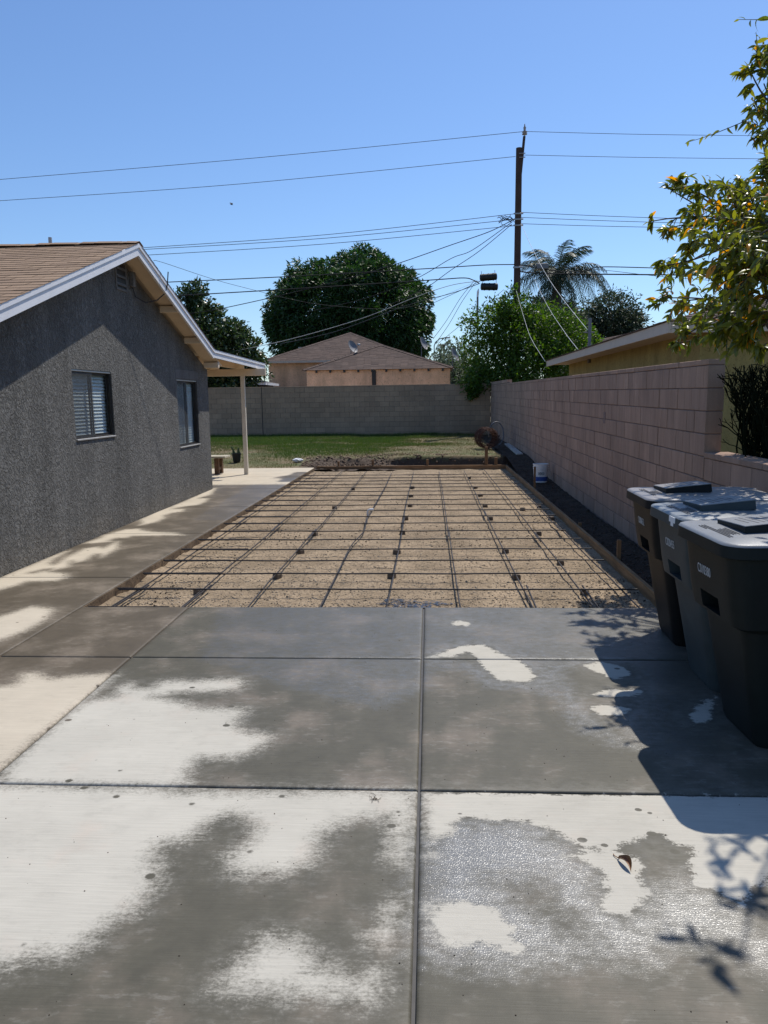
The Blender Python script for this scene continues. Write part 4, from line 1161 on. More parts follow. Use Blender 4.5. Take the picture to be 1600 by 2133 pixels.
o = MB().bbox(1.893, 1.931, 5.93, 12.6, -0.15, 0.0, 0.003).build('form_board', M['form']); tag(o, 'near length of the right form board, ending at the wheeled bins', 'form board', 'form boards')
o = MB().bbox(1.893, 1.931, 12.606, 19.06, -0.15, -0.003, 0.003).build('form_board', M['form']); tag(o, 'far length of the right form board, beside the white bucket', 'form board', 'form boards')
o = MB().bbox(-2.85, 1.889, 19.02, 19.058, -0.15, 0.0, 0.003).build('form_board', M['form_x']); tag(o, 'wooden form board across the far end of the gravel bed', 'form board', 'form boards')
def stake(x, y, top, w, label, ang=0.0):
    m = MB(); h = top + 0.2
    m.bbox(-w/2, w/2, -w*0.45, w*0.45, 0.06, h, 0.003)
    m.loft([[(-0.004,-0.004,0), (0.004,-0.004,0), (0.004,0.004,0), (-0.004,0.004,0)], [(-w/2,-w*.45,0.06), (w/2,-w*.45,0.06), (w/2,w*.45,0.06), (-w/2,w*.45,0.06)]])
    o = m.build('stake', M['stake']); o.location = (x, y, -0.2); o.rotation_euler = (0, ang, random.uniform(-0.1, 0.1))
    return tag(o, label, 'stake', 'wooden stakes holding the form boards')
stake(1.955, 7.85, 0.18, 0.04, 'wooden stake beside the near form board, closest upright one left of the bins')
stake(1.96, 6.62, 0.12, 0.04, 'wooden stake partly hidden by the farthest wheeled bin', 0.06)
stake(1.955, 9.9, 0.03, 0.04, 'short wooden stake barely above the right form board')
stake(1.955, 14.2, 0.38, 0.035, 'thin tall stake standing in front of the white bucket')
stake(-2.3, 19.085, 0.12, 0.05, 'wooden stake near the left end of the far form board')
stake(-1.43, 19.085, 0.15, 0.06, 'wide wooden stake left of the middle of the far form board')
stake(-0.05, 19.085, 0.15, 0.06, 'wide wooden stake at the middle of the far form board')
stake(1.42, 19.085, 0.45, 0.075, 'tallest wooden stake behind the far form board, in front of the wire roll')
stake(1.66, 19.085, 0.18, 0.075, 'short dark stake at the right end of the far form board')

# ------------------------------------------------------------------ wheeled bins
def rring(x0, x1, yh, r, z, m=8):
    P = []
    for i in range(m+1): P.append((x0, (yh-r) - 2*(yh-r)*i/m, z))                  # left face, far to near
    def arc(cx, cy, a0, a1, k=5):
        for i in range(1, k): a = a0+(a1-a0)*i/k; P.append((cx+r*math.cos(a), cy+r*math.sin(a), z))
    arc(x0+r, -(yh-r), math.pi, 1.5*math.pi)
    for i in range(5): P.append((x0+r+(x1-x0-2*r)*i/4, -yh, z))
    arc(x1-r, -(yh-r), 1.5*math.pi, 2*math.pi)
    for i in range(5): P.append((x1, -(yh-r)+2*(yh-r)*i/4, z))
    arc(x1-r, yh-r, 0, 0.5*math.pi)
    for i in range(5): P.append((x1-r-(x1-x0-2*r)*i/4, yh, z))
    arc(x0+r, yh-r, 0.5*math.pi, math.pi)
    return P

def wheeled_bin(loc, rz, body, lid, number, label, tape=False):
    t = empty('wheeled_bin', loc, rz)
    tag(t, label, 'bin', 'wheeled bins along the low wall')
    L = [(0.245,.62,.205,.05,0.0),(0.232,.64,.215,.06,0.03),(0.14,.735,.258,.07,.545),(0.132,.74,.262,.07,.575),(0.082,.772,.288,.075,.60),(0.078,.775,.290,.075,.615),(.062,.785,.298,.08,.70),(.034,.80,.318,.085,.945),(.018,.815,.330,.09,.952),(.018,.815,.330,.09,.972)]
    rings = [rring(*q) for q in L]; n = len(rings[0])
    v = [p for r in rings for p in r]; f = []
    for i in range(len(rings)-1):
        for k in range(n):
            if i == 5 and 2 <= k <= 5: continue
            k2 = (k+1) % n; f.append((i*n+k, i*n+k2, (i+1)*n+k2, (i+1)*n+k))
    f.append(tuple(range(n-1, -1, -1)))
    # grab pocket behind the opening
    a = [5*n+2, 5*n+6, 6*n+6, 6*n+2]
    pv = [(v[i][0]+0.075, v[i][1]*0.96, v[i][2]) for i in a]
    b = len(v); v += pv
    f += [(a[0], a[1], b+1, b), (a[1], a[2], b+2, b+1), (a[2], a[3], b+3, b+2), (a[3], a[0], b, b+3), (b, b+1, b+2, b+3)]
    m = MB(); m.v = v; m.f = f
    o = m.build('body', body, t, smooth=True, sharp=32)
    # side ribs that run down below the band
    for s in (-1, 1):
        m = MB(); zz = [(0.60, .30, .46), (0.50, .32, .44), (0.40, .345, .42)]
        ring = []
        for z, xa, xb in zz:
            k_ = (z-0.03)/0.515; yh = (0.215 + (0.258-0.215)*k_)
            ring.append([(xa, s*(yh-0.01), z), (xb, s*(yh-0.01), z), (xb-0.01, s*(yh+0.018*(z-0.38)/0.22+0.004), z), (xa+0.01, s*(yh+0.018*(z-0.38)/0.22+0.004), z)])
        m.loft(ring); m.build('side_rib', body, t, smooth=False)
    # lid
    ox = 0.012
    LL = [(.022,.835,.335,.09,.936),(.0,.85,.348,.10,.934),(-.005,.855,.353,.10,.938),(-.002,.853,.350,.10,.990),(.003,.850,.346,.10,.999),(.014,.842,.336,.10,1.003),(.13,.74,.22,.10,1.014),(.26,.60,.10,.06,1.024)]
    m = MB(); m.loft([rring(*q) for q in LL[3:]], cap=False); nl = len(rring(*LL[0])); m.f.append(tuple((len(LL)-4)*nl + k for k in range(nl)))
    m.build('lid', lid, t, smooth=True, sharp=45)
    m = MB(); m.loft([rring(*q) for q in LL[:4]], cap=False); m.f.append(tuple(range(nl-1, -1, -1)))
    m.build('shaded_lid_rim', body, t, smooth=True, sharp=45)  # shade on the lip painted in by using the dark body plastic
    Mx = Matrix.Translation((0.16, 0.02, 1.008)) @ Matrix.Rotation(-0.10, 4, 'Y') @ Matrix.Rotation(-0.05, 4, 'X')
    MB().bbox(0, 0.29, -0.16, 0.16, -0.02, 0.031, 0.003, Mx).build('shaded_panel_base', body, t)  # dark sides stand in for shade below the pale top plate
    MB().bbox(0.001, 0.289, -0.159, 0.159, 0.0312, 0.0362, 0.002, Mx).build('lid_panel', lid, t)
    m = MB()
    for k in range(6):
        a_ = 0.05 + k*0.032; ln = (0.15, 0.22, 0.20, 0.12, 0.18, 0.10)[k]
        m.box(a_, a_+0.006, -ln/2, ln/2, 0.0364, 0.0372, Mx)
    m.build('panel_print', M['print_dark'], t)
    m = MB()
    for k in range(7):
        a_ = 0.055 + k*0.0125; ln = (0.10, 0.34, 0.34, 0.14, 0.16, 0.15, 0.17)[k]; c_ = (0.1, -.02, -.02, -.06, -.06, -.06, -.06)[k]
        zt = 1.0045 + (a_-0.014)*0.095
        m.box(a_, a_+0.0028, c_-ln/2, c_+ln/2, zt, zt+0.0022)
    m.build('lid_print', M['print_dark'], t)
    # raised ribs running to the hinge
    for yy in (-0.16, 0.16):
        MB().bbox(0.50, 0.82, yy-0.012, yy+0.012, 1.002, 1.030, 0.005, Matrix.Rotation(0.02, 4, 'Y')).build('lid_rib', lid, t)
    # hinge bar, handle, axle, wheels at the back
    MB().tube([(0.865, -0.27, 0.975), (0.865, 0.27, 0.975)], 0.016, 10).build('handle', body, t, smooth=True, sharp=60)
    for yy in (-0.24, 0.24): MB().bbox(0.80, 0.87, yy-0.012, yy+0.012, 0.945, 0.99, 0.004).build('handle_bracket', body, t)
    for yy in (-0.27, 0.27):
        w = MB(); w.tube([(0.70, yy-0.028, 0.13), (0.70, yy-0.02, 0.13), (0.70, yy+0.02, 0.13), (0.70, yy+0.028, 0.13)], [0.115, 0.13, 0.13, 0.115], 24)
        wo = w.build('wheel', M['rubber'], t, smooth=True, sharp=40)
        MB().tube([(0.70, yy-0.032, 0.13), (0.70, yy+0.032, 0.13)], 0.06, 16).build('hub', M['metal'], wo, smooth=True, sharp=40)
    MB().tube([(0.70, -0.24, 0.13), (0.70, 0.24, 0.13)], 0.011, 8).build('axle', M['metal'], t)
    # stamped number
    cu = bpy.data.curves.new('number', 'FONT'); cu.body = number; cu.size = 0.066; cu.extrude = 0.0006; cu.align_x = 'CENTER'; cu.space_character = 1.06
    to = bpy.data.objects.new('number', cu); COL.objects.link(to)
    me_ = bpy.data.meshes.new_from_object(to.evaluated_get(bpy.context.evaluated_depsgraph_get()))
    bpy.data.objects.remove(to)
    me_.materials.clear(); me_.materials.append(M['print'])
    z = 0.785; xx = .062 + (.034-.062)*(z-.70)/.245 - 0.0012
    tl = math.atan2(.062-.034, .245)
    R3 = Matrix(((0, math.sin(-tl)*1.0, -math.cos(tl)), (-1, 0, 0), (0, math.cos(tl), -math.sin(tl)))).to_4x4()
    me_.transform(Matrix.Translation((xx, 0.04, z)) @ R3 @ Matrix.Scale(0.62, 4, (1, 0, 0)))
    obj('number', me_, t)
    if tape:
        MB().bbox(-0.0055, 0.03, -0.20, -0.10, 0.958, 0.990, 0.001).build('tape', M['white_bag'], t)
        MB().bbox(-0.0055, -0.004, -0.175, -0.13, 0.938, 0.958, 0.0006).build('tape', M['white_bag'], t)
    return t
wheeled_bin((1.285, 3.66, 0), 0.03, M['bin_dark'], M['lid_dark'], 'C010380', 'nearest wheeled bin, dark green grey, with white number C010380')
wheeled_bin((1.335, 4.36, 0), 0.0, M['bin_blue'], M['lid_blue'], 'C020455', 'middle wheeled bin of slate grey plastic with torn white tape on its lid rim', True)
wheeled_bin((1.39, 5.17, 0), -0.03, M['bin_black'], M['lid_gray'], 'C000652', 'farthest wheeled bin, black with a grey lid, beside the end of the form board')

# ------------------------------------------------------------------ small things about the yard
def lathe(mb, prof, n=28, c=(0, 0)):
    mb.loft([[(c[0]+r*math.cos(2*math.pi*k/n), c[1]+r*math.sin(2*math.pi*k/n), z) for k in range(n)] for r, z in prof], cap=False)
    return mb
t = empty('bucket', (2.22, 15.3, -0.03)); tag(t, 'white plastic bucket with a blue printed band standing in the dirt by the wall', 'bucket')
lathe(MB(), [(0.001, 0.004), (0.128, 0.004), (0.132, 0.0), (0.140, 0.20), (0.143, 0.262), (0.150, 0.264), (0.150, 0.276), (0.144, 0.278), (0.145, 0.305), (0.152, 0.307), (0.152, 0.320), (0.146, 0.322), (0.147, 0.352), (0.155, 0.354), (0.155, 0.368), (0.141, 0.368), (0.128, 0.03), (0.001, 0.02)]).build('shell', M['white_bag'], t, smooth=True, sharp=40)
lathe(MB(), [(0.1345, 0.03), (0.1385, 0.115)]).build('label_band', M['blue_print'], t, smooth=True)
m = MB()
for k in range(4):
    a = -1.95 + k*0.23
    lathe(m, [(0.1412 + 0.0004, 0.155 + 0.012*(k % 2)), (0.1414+0.0004, 0.205)], 4) if False else None
    c_, s_ = math.cos(a), math.sin(a)
    m.tube([(0.1405*math.cos(a+q*0.07), 0.1405*math.sin(a+q*0.07), 0.165+0.03*w) for q, w in ((-1, 0), (-1, 1), (0, 1.5), (1, 1), (1, 0), (0, -.4), (-1, 0))], 0.004, 4)
m.build('label_marks', M['print_dark'], t)
m = MB(); m.tube([(0.157*math.cos(a), 0.157*math.sin(a)*1.0, 0.30 - 0.12*math.sin((a-0.3)/2.5*math.pi)) for a in np.linspace(0.3, 2.8, 14)], 0.0025, 5); m.build('handle', M['metal'], t)

# roll of rusty wire mesh
t = empty('wire_roll', (1.66, 22.3, 0.20), 0.22); t.scale = (0.82, 0.82, 0.86); tag(t, 'roll of rusty reinforcing wire lying on the grass in front of the back corner', 'wire roll')
m = MB()
for k in range(40):
    yy = -0.38 + 0.76*k/39 + random.uniform(-.01, .01)
    r0 = random.uniform(0.28, 0.36); ph = random.uniform(0, 6.28); sq = random.uniform(0.92, 1.05)
    m.tube([(r0*math.cos(ph+a), yy + 0.02*math.sin(a*2+k), 0.36 + r0*sq*math.sin(ph+a) - 0.0) for a in np.linspace(0, 6.6, 22)], 0.0065, 4)
m.build('coil', M['rust'], t)
m = MB()
for k in range(56):
    a = random.uniform(0, 6.28); r0 = random.uniform(0.23, 0.36); e = random.uniform(0.36, 0.52); da = random.uniform(-.3, .3)
    m.tube([(r0*math.cos(a), -e, 0.36+r0*math.sin(a)), (r0*math.cos(a+da), e, 0.36+r0*math.sin(a+da))], 0.006, 4)
for k in range(60):
    a = random.uniform(0, 6.28); r0 = random.uniform(0.2, 0.36)
    m.tube([(r0*math.cos(a), -0.40, 0.36+r0*math.sin(a)), ((r0+.05)*math.cos(a+.4), -0.44+random.uniform(-.06, .06), 0.36+r0*math.sin(a+.4))], 0.005, 4)
m.build('cross_wires', M['rust'], t)
# hose-like loop leaning behind the roll
o = MB().tube([(2.0+0.22*math.cos(a), 23.0+0.06*math.sin(a*2), 0.58+0.36*math.sin(a)) for a in np.linspace(-1.2, 3.4, 22)], 0.018, 7).build('hose', M['dish'], smooth=True)
tag(o, 'grey hose looped behind the rusty wire roll against the wall', 'hose')
Mx = Matrix.Translation((2.36, 21.7, 0.22)) @ Matrix.Rotation(-0.028, 4, 'Z')
o = MB().bbox(-0.08, 0.08, -2.2, 2.2, -0.02, 0.025, 0.004, Mx).build('plank', M['plank']); tag(o, 'pale weathered plank lying in the dirt at the foot of the pink wall', 'plank')

t = empty('bench', (-5.4, 17.35, 0)); tag(t, 'low wooden bench under the patio cover, half hidden by the house corner', 'bench')
for dx in (-0.85, 0.46):
    for dy in (-0.16, 0.16):
        MB().bbox(dx, dx+0.10, dy-0.045, dy+0.045, -0.003, 0.375, 0.004).build('leg', M['bench'], t)
    MB().bbox(dx+0.02, dx+0.08, -0.114, 0.114, 0.09, 0.16, 0.003).build('stretcher', M['bench'], t)
for k in range(3): MB().bbox(-1.0, 0.73, -0.235+k*0.16, -0.085+k*0.16, 0.376, 0.418, 0.004).build('seat_plank', M['bench_top'], t)

t = empty('potted_cactus', (-5.12, 19.9, 0.055)); tag(t, 'small cactus in a black nursery pot standing on the grass', 'potted plant')
lathe(MB(), [(0.001, 0), (0.085, 0), (0.10, 0.05), (0.118, 0.22), (0.126, 0.222), (0.126, 0.245), (0.112, 0.245), (0.10, 0.20), (0.001, 0.20)], 20).build('pot', M['black'], t, smooth=True, sharp=40)
def pad(c, h, w, tilt):
    Mx = Matrix.Translation(c) @ Matrix.Rotation(tilt, 4, 'Y')
    r = []
    for k in range(7):
        u = k/6; ww = w*math.sin(math.pi*(0.12+0.80*u))**0.7; r.append([tuple(Mx @ Vector((ww*math.cos(a), 0.28*ww*math.sin(a), h*u))) for a in np.linspace(0, 2*math.pi, 11)[:-1]])
    MB().loft(r).build('cactus_pad', M['cactus'], t, smooth=True)
pad((-0.05, 0, 0.19), 0.16, 0.035, -0.25); pad((-0.075, 0, 0.31), 0.12, 0.03, -0.45); pad((0.05, 0, 0.19), 0.20, 0.035, 0.05); pad((0.03, 0.02, 0.19), 0.12, 0.03, 0.5)

# crumpled white bag by the dirt
t = MB(); rr = []
for k in range(9):
    u = k/8; r0 = 0.075*math.sin(math.pi*min(0.97, max(0.04, u)))**0.5
    rr.append([(-0.14+0.28*u, r0*math.cos(a)*(1+random.uniform(-.2, .2)), 0.055+r0*0.75*math.sin(a)*(1+random.uniform(-.25, .25))) for a in np.linspace(0, 2*math.pi, 11)[:-1]])
o = t.loft(rr).build('plastic_bag', M['white_bag']); o.location = (-3.47, 19.85, float(lawn_z(np.array([-3.47]), np.array([19.85]))[0])); o.rotation_euler.z = 0.15
tag(o, 'crumpled white plastic bag lying at the edge of the dug up grass', 'bag')
# pvc stub
o = MB().tube([(0, 0, 0), (0, 0, 0.06), (0.012, 0, 0.085), (0.04, 0, 0.095), (0.09, 0.01, 0.092)], 0.017, 10).build('pipe_stub', M['white_bag'], smooth=True, sharp=60)
o.location = (-0.95, 11.45, -0.105); tag(o, 'white plastic pipe elbow poking out of the gravel', 'pipe')
# shallow wet puddle in the gravel at the slab edge
pts = [(0.26*(1+0.35*math.sin(3*a+1)+0.2*math.sin(7*a))*math.cos(a), 0.17*(1+0.3*math.sin(4*a)+0.2*math.sin(9*a+2))*math.sin(a), 0) for a in np.linspace(0, 2*math.pi, 49)[:-1]]
pm = MB(); pm.add([(0, 0, 0.003)] + pts, [(0, k+1, (k+1) % 48 + 1) for k in range(48)])
t_ = NT('puddle_water'); t_.set('Base Color', (0.05, 0.045, 0.042)); t_.set('Roughness', 0.16)
al = t_.ramp(t_.noise(22, 5, 0.7, t_.pos()), 0.44, 0.56)
trn = t_.n('ShaderNodeBsdfTransparent'); mx = t_.n('ShaderNodeMixShader')
t_.t.links.new(al[0].outputs[al[1]], mx.inputs[0]); t_.t.links.new(trn.outputs[0], mx.inputs[1]); t_.t.links.new(t_.bsdf.outputs[0], mx.inputs[2]); t_.l(mx, 0, t_.out, 'Surface')
t_.bump(t_.noise(60, 3, 0.6, t_.pos()), 0.3, 0.006)
o = pm.build('puddle', t_.m); o.location = (-0.19, 6.32, -0.093); tag(o, 'shallow dark puddle in the gravel near the slab edge', 'puddle'); o['kind'] = 'structure'
# fallen leaf
V = []; F = []
for i in range(13):
    u = i/12; w = 0.0135*math.sin(math.pi*min(1, 0.05+0.95*u))**0.8 + 0.0008
    cz = 0.004 + 0.012*math.sin(u*3.0)
    for k in range(5):
        q = (k-2)/2
        V.append((0.085*u - 0.045, w*q*0.72 + 0.012*math.sin(u*2.6), cz + 0.016*q*q*(0.4+0.6*math.sin(math.pi*u)) + 0.004*q))
for i in range(12):
    for k in range(4): F.append((i*5+k, i*5+k+1, (i+1)*5+k+1, (i+1)*5+k))
m = MB().add(V, F); m.tube([(-0.043, 0.001, 0.006), (-0.062, -0.006, 0.004), (-0.074, -0.004, 0.003)], 0.0016, 5)
m.tube([(-0.045, 0.0, 0.006), (-0.055, 0.016, 0.006), (-0.058, 0.028, 0.003)], 0.002, 5)
o = m.build('fallen_leaf', M['fallen'], smooth=True); o.location = (0.68, 2.52, 0); o.rotation_euler.z = -1.35
tag(o, 'curled brown fallen leaf lying on the damp concrete', 'leaf')
m = MB()
for k in range(7):
    p = Vector((random.uniform(-.012, .012), random.uniform(-.02, .02), 0.003)); pts = []
    a = random.uniform(0, 6)
    for i in range(7): pts.append(p.copy()); a += random.uniform(-1.6, 1.6); p = p + Vector((math.cos(a), math.sin(a)*1.3, 0))*0.007
    m.tube(pts, 0.0009, 4)
o = m.build('dry_twig', M['bark_fg']); o.location = (-0.24, 2.95, 0.0005); tag(o, 'wisp of dry tangled twig on the concrete beside the dark joint', 'twig')
# little bits of grit on the slab
n = 420
x = RNG.uniform(-1.9, 1.5, n); y = 1.3 + 4.5*RNG.random(n); s = RNG.uniform(0.001, 0.0032, n)
tag(obj('grit', octa_field('grit', np.stack([x, y, s*0.4], 1), s, M['clod'])), 'specks of grit scattered on the concrete slabs', 'grit', kind='stuff')

# ------------------------------------------------------------------ houses beyond the walls
def hip_house(name, label, x0, x1, y0, y1, zw, over, slope, apex_x, apex_y0, apex_y1, ztop, wall, shingle, fascia_mat, base=-0.35, rafters=False, trims=True):
    t = empty(name, ((x0+x1)/2, (y0+y1)/2, base)); tag(t, label, 'house')
    off = -t.location
    def P(mb, nm, mt, parent=None):
        o = mb.build(nm, mt, parent or t)
        if parent is None: o.location = off
        return o
    P(MB().box(x0, x1, y0, y1, base, zw), 'wall', wall)
    ex0, ex1, ey0, ey1 = x0-over, x1+over, y0-over, y1+over
    ze = zw - 0.02
    A = Vector((apex_x, apex_y0, ztop)); B = Vector((apex_x, apex_y1, ztop))
    c = [Vector((ex0, ey0, ze)), Vector((ex1, ey0, ze)), Vector((ex1, ey1, ze)), Vector((ex0, ey1, ze))]
    m = MB(); vv = c + [A, B]
    m.add(vv, [(0,1,4), (1,2,5,4), (2,3,5), (3,0,4,5), (3,2,1,0)])
    rf = P(m, 'roof', shingle)
    V, F = [], []
    def face(p, q, a, b):
        """courses over the face with eave p->q and top a->b"""
        N = int((((a+b)/2)-((p+q)/2)).length / 0.15)
        nrm = (q-p).cross(a-p).normalized()
        if nrm.z < 0: nrm = -nrm
        for k in range(N):
            u0, u1 = k/N, min(1, (k+1.15)/N)
            s0, e0 = p.lerp(a, u0), q.lerp(b, u0); s1, e1 = p.lerp(a, u1), q.lerp(b, u1)
            L = (e0-s0).length
            cnt = max(1, int(L/0.33)); ofs = (k % 2)*0.5
            for i in range(cnt+1):
                f0, f1 = max(0, (i-ofs)/cnt), min(1, (i+1-ofs)/cnt) - 0.006/max(L, .1)
                if f1 - f0 < 0.02: continue
                h = nrm*(0.016 + random.uniform(-.004, .004))
                n0 = len(V)
                V.extend([s0.lerp(e0, f0)+h, s0.lerp(e0, f1)+h, s1.lerp(e1, f1)+nrm*0.004, s1.lerp(e1, f0)+nrm*0.004, s0.lerp(e0, f0), s0.lerp(e0, f1)])
                F.extend([(n0, n0+1, n0+2, n0+3), (n0+4, n0+5, n0+1, n0)])
    face(c[0], c[1], A, A); face(c[1], c[2], A, B); face(c[3], c[0], B, A)
    me = bpy.data.meshes.new('shingles'); me.from_pydata([tuple(p) for p in V], [], F); me.materials.append(shingle); me.update()
    o = obj('shingles', me, rf); o['kind'] = 'stuff'
    # hip caps
    m = MB()
    for p, q in ((c[0], A), (c[1], A)):
        n_ = int((q-p).length/0.22)
        for k in range(n_):
            a_, b_ = p.lerp(q, k/n_), p.lerp(q, (k+1.1)/n_)
            sd = Vector((q.y-p.y, -(q.x-p.x), 0)).normalized()*0.10
            up = Vector((0, 0, 0.045))
            m.add([a_-sd+up*0.1, a_+up+Vector((0,0,.02)), a_+sd+up*0.1, b_-sd+up*0.1, b_+up, b_+sd+up*0.1], [(0,1,4,3), (1,2,5,4), (0,2,1)])
    o = m.build('hip_caps', shingle, rf); o['kind'] = 'stuff'
    m = MB(); m.box(ex0, ex1, ey0-0.02, ey0-0.001, ze-0.10, ze+0.005); m.box(ex0-0.02, ex0-0.001, ey0, ey1, ze-0.10, ze+0.005); m.box(ex1+0.001, ex1+0.02, ey0, ey1, ze-0.10, ze+0.005)
    if trims: P(m, 'fascia', fascia_mat)
    if rafters:
        k = x0 + 0.45
        while k < x1:
            P(MB().box(k-0.04, k+0.04, ey0+0.005, y0-0.002, ze-0.11, ze-0.005), 'rafter_tail', M['bronze']); k += 0.62
    return t, P
gar, GP = hip_house('house', 'peach stucco garage with hip roof directly behind the gray back wall', -5.43, 0.93, 34.0, 38.9, 2.99, 0.14, .38, -2.27, 37.0, 37.4, 4.22, M['peach'], M['shingle_far'], M['bronze'], rafters=True, trims=False)
GP(MB().bbox(-2.52, -2.34, 33.93, 33.998, -0.35, 2.93, 0.01), 'wood_post', M['bronze'])
rear, RP = hip_house('house', 'taller peach house with wide hip roof rising behind the garage', -8.22, -0.9, 39.2, 49.0, 3.68, 0.32, .37, -4.42, 43.8, 44.6, 5.40, M['peach'], M['shingle_far'], M['gray_trim'])
RP(MB().tube([(-7.2, 43.0, 3.8), (-7.2, 43.0, 4.62)], 0.09, 10), 'chimney_pipe', M['metal'])
shed, SP = hip_house('shed', 'dark shed with a pale roof just past the end of the patio beam', -11.0, -7.78, 35.2, 38.0, 2.52, 0.25, .2, -9.4, 36.4, 36.8, 2.95, M['bronze'], M['shingle_gray'], M['white_trim'])
shed['category'] = 'shed'

def dish(loc, rz, tilt, base_z, label, r=0.32, arm_side=-1):
    t = empty('satellite_dish', loc, rz); tag(t, label, 'satellite dish', 'satellite dishes on the peach houses')
    R = Matrix.Rotation(tilt, 4, 'X')
    rings = []
    for k in range(7):
        u = k/6*r; rings.append([tuple(R @ Vector((max(u, .004)*math.cos(a)*0.9, -0.28*(u*u)/r, max(u, .004)*math.sin(a)))) for a in np.linspace(0, 2*math.pi, 21)[:-1]])
    m = MB(); m.loft(rings, cap=False); m.loft([[(p[0], p[1]+0.012, p[2]) for p in q] for q in rings], cap=False)
    m.build('reflector', M['dish'], t, smooth=True)
    MB().tube([(0, 0.05, -0.1), (0, 0.06, base_z)], 0.022, 8).build('mast', M['dish'], t)
    e = R @ Vector((0, -0.42, -0.1))
    MB().tube([tuple(R @ Vector((0, 0, -0.26))), tuple(e)], 0.014, 6).build('feed_arm', M['metal'], t)
    MB().bbox(e.x-0.08, e.x+0.08, e.y-0.05, e.y+0.03, e.z-0.03, e.z+0.06, 0.01).build('feed_horn', M['metal'], t)
dish((-3.62, 36.3, 4.10), 0.95, -0.45, -0.42, 'grey satellite dish near the middle of the garage roof ridge, tilted left')
dish((-0.30, 36.6, 4.22), 1.1, -0.4, -0.85, 'satellite dish on the right garage roof slope in front of the domed tree')
dish((1.13, 35.6, 3.62), 1.1, -0.4, -0.75, 'grey satellite dish at the right corner of the garage roof by the leafy shrub')

# yellow house on the right
yel = empty('house', (8.0, 18.0, -0.35)); tag(yel, 'yellow stucco house with a pale fascia standing behind the pink block wall', 'house')
def YP(mb, nm, mt, parent=None, **k):
    o = mb.build(nm, mt, parent or yel, **k)
    if parent is None: o.location = -yel.location
    return o
EX, EY0, EY1, EZ = 3.50, 11.60, 23.3, 2.72
YP(MB().box(4.12, 13.0, 12.05, 23.0, -0.35, 2.60), 'wall', M['yellow'])
m = MB(); m.bbox(EX, EX+0.04, EY0, EY1, EZ-0.165, EZ, 0.004); YP(m, 'fascia', M['gray_trim'])
YP(MB().bbox(EX+0.042, 13.5, EY0, EY0+0.04, EZ-0.165, EZ, 0.004), 'fascia', M['gray_trim'])
YP(MB().box(EX+0.045, 13.5, EY0+0.045, EY1, EZ-0.12, EZ-0.10), 'soffit', M['gray_trim'])
c = [Vector((EX-0.03, EY0-0.03, EZ+0.004)), Vector((13.5, EY0-0.03, EZ+0.004)), Vector((13.5, EY1, EZ+0.004)), Vector((EX-0.03, EY1, EZ+0.004))]
A = Vector((8.5, EY0+5.0, EZ+1.35)); B = Vector((8.5, EY1-5.0, EZ+1.35))
rf = YP(MB().add(c+[A, B], [(0,1,4), (1,2,5,4), (2,3,5), (3,0,4,5), (3,2,1,0)]), 'roof', M['shingle_far'])
V, F = [], []
for (p, q, a, b) in ((c[0], c[1], A, A), (c[3], c[0], B, A)):
    nrm = (q-p).cross(a-p).normalized()
    if nrm.z < 0: nrm = -nrm
    N = 34
    for k in range(N):
        s0, e0, s1, e1 = p.lerp(a, k/N), q.lerp(b, k/N), p.lerp(a, min(1, (k+1.15)/N)), q.lerp(b, min(1, (k+1.15)/N))
        L = (e0-s0).length; cnt = max(1, int(L/0.33)); ofs = (k % 2)*.5
        for i in range(cnt+1):
            f0, f1 = max(0, (i-ofs)/cnt), min(1, (i+1-ofs)/cnt)-0.006/max(L, .1)
            if f1-f0 < .02: continue
            h = nrm*(0.014+random.uniform(-.004, .004)); n0 = len(V)
            V += [s0.lerp(e0, f0)+h, s0.lerp(e0, f1)+h, s1.lerp(e1, f1)+nrm*.003, s1.lerp(e1, f0)+nrm*.003, s0.lerp(e0, f0), s0.lerp(e0, f1)]
            F += [(n0, n0+1, n0+2, n0+3), (n0+4, n0+5, n0+1, n0)]
me = bpy.data.meshes.new('shingles'); me.from_pydata([tuple(p) for p in V], [], F); me.materials.append(M['shingle_far']); me.update()
o = obj('shingles', me, rf); o['kind'] = 'stuff'
wf = YP(MB().bbox(4.09, 4.118, 15.6, 17.1, 1.1, 2.12, 0.004), 'window', M['bronze'])
MB().box(4.084, 4.089, 15.66, 17.04, 1.16, 2.06).build('pane', M['dark'], wf)
YP(MB().tube([(5.28, 11.98, -0.3), (5.28, 11.98, 2.5)], 0.035, 8), 'downspout', M['white_trim'])
mast = YP(MB().tube([(4.08, 20.0, 2.5), (4.08, 20.0, 3.62)], 0.040, 8), 'service_mast', M['dish'])
MB().bbox(3.93, 4.20, 19.98, 20.02, 3.25, 3.28, 0.005).build('crossbar', M['dish'], mast)

fr, FP = hip_house('house', 'distant house with a brown roof and red vent behind the yellow house', 8.6, 16.5, 45.3, 52.0, 4.55, 0.4, .3, 12.4, 48.0, 49.0, 5.42, M['gray_trim'], M['shingle_far'], M['gray_trim'])
FP(MB().tube([(12.2, 46.5, 4.9), (12.2, 46.5, 5.45)], 0.09, 8), 'vent_pipe', M['fallen'])
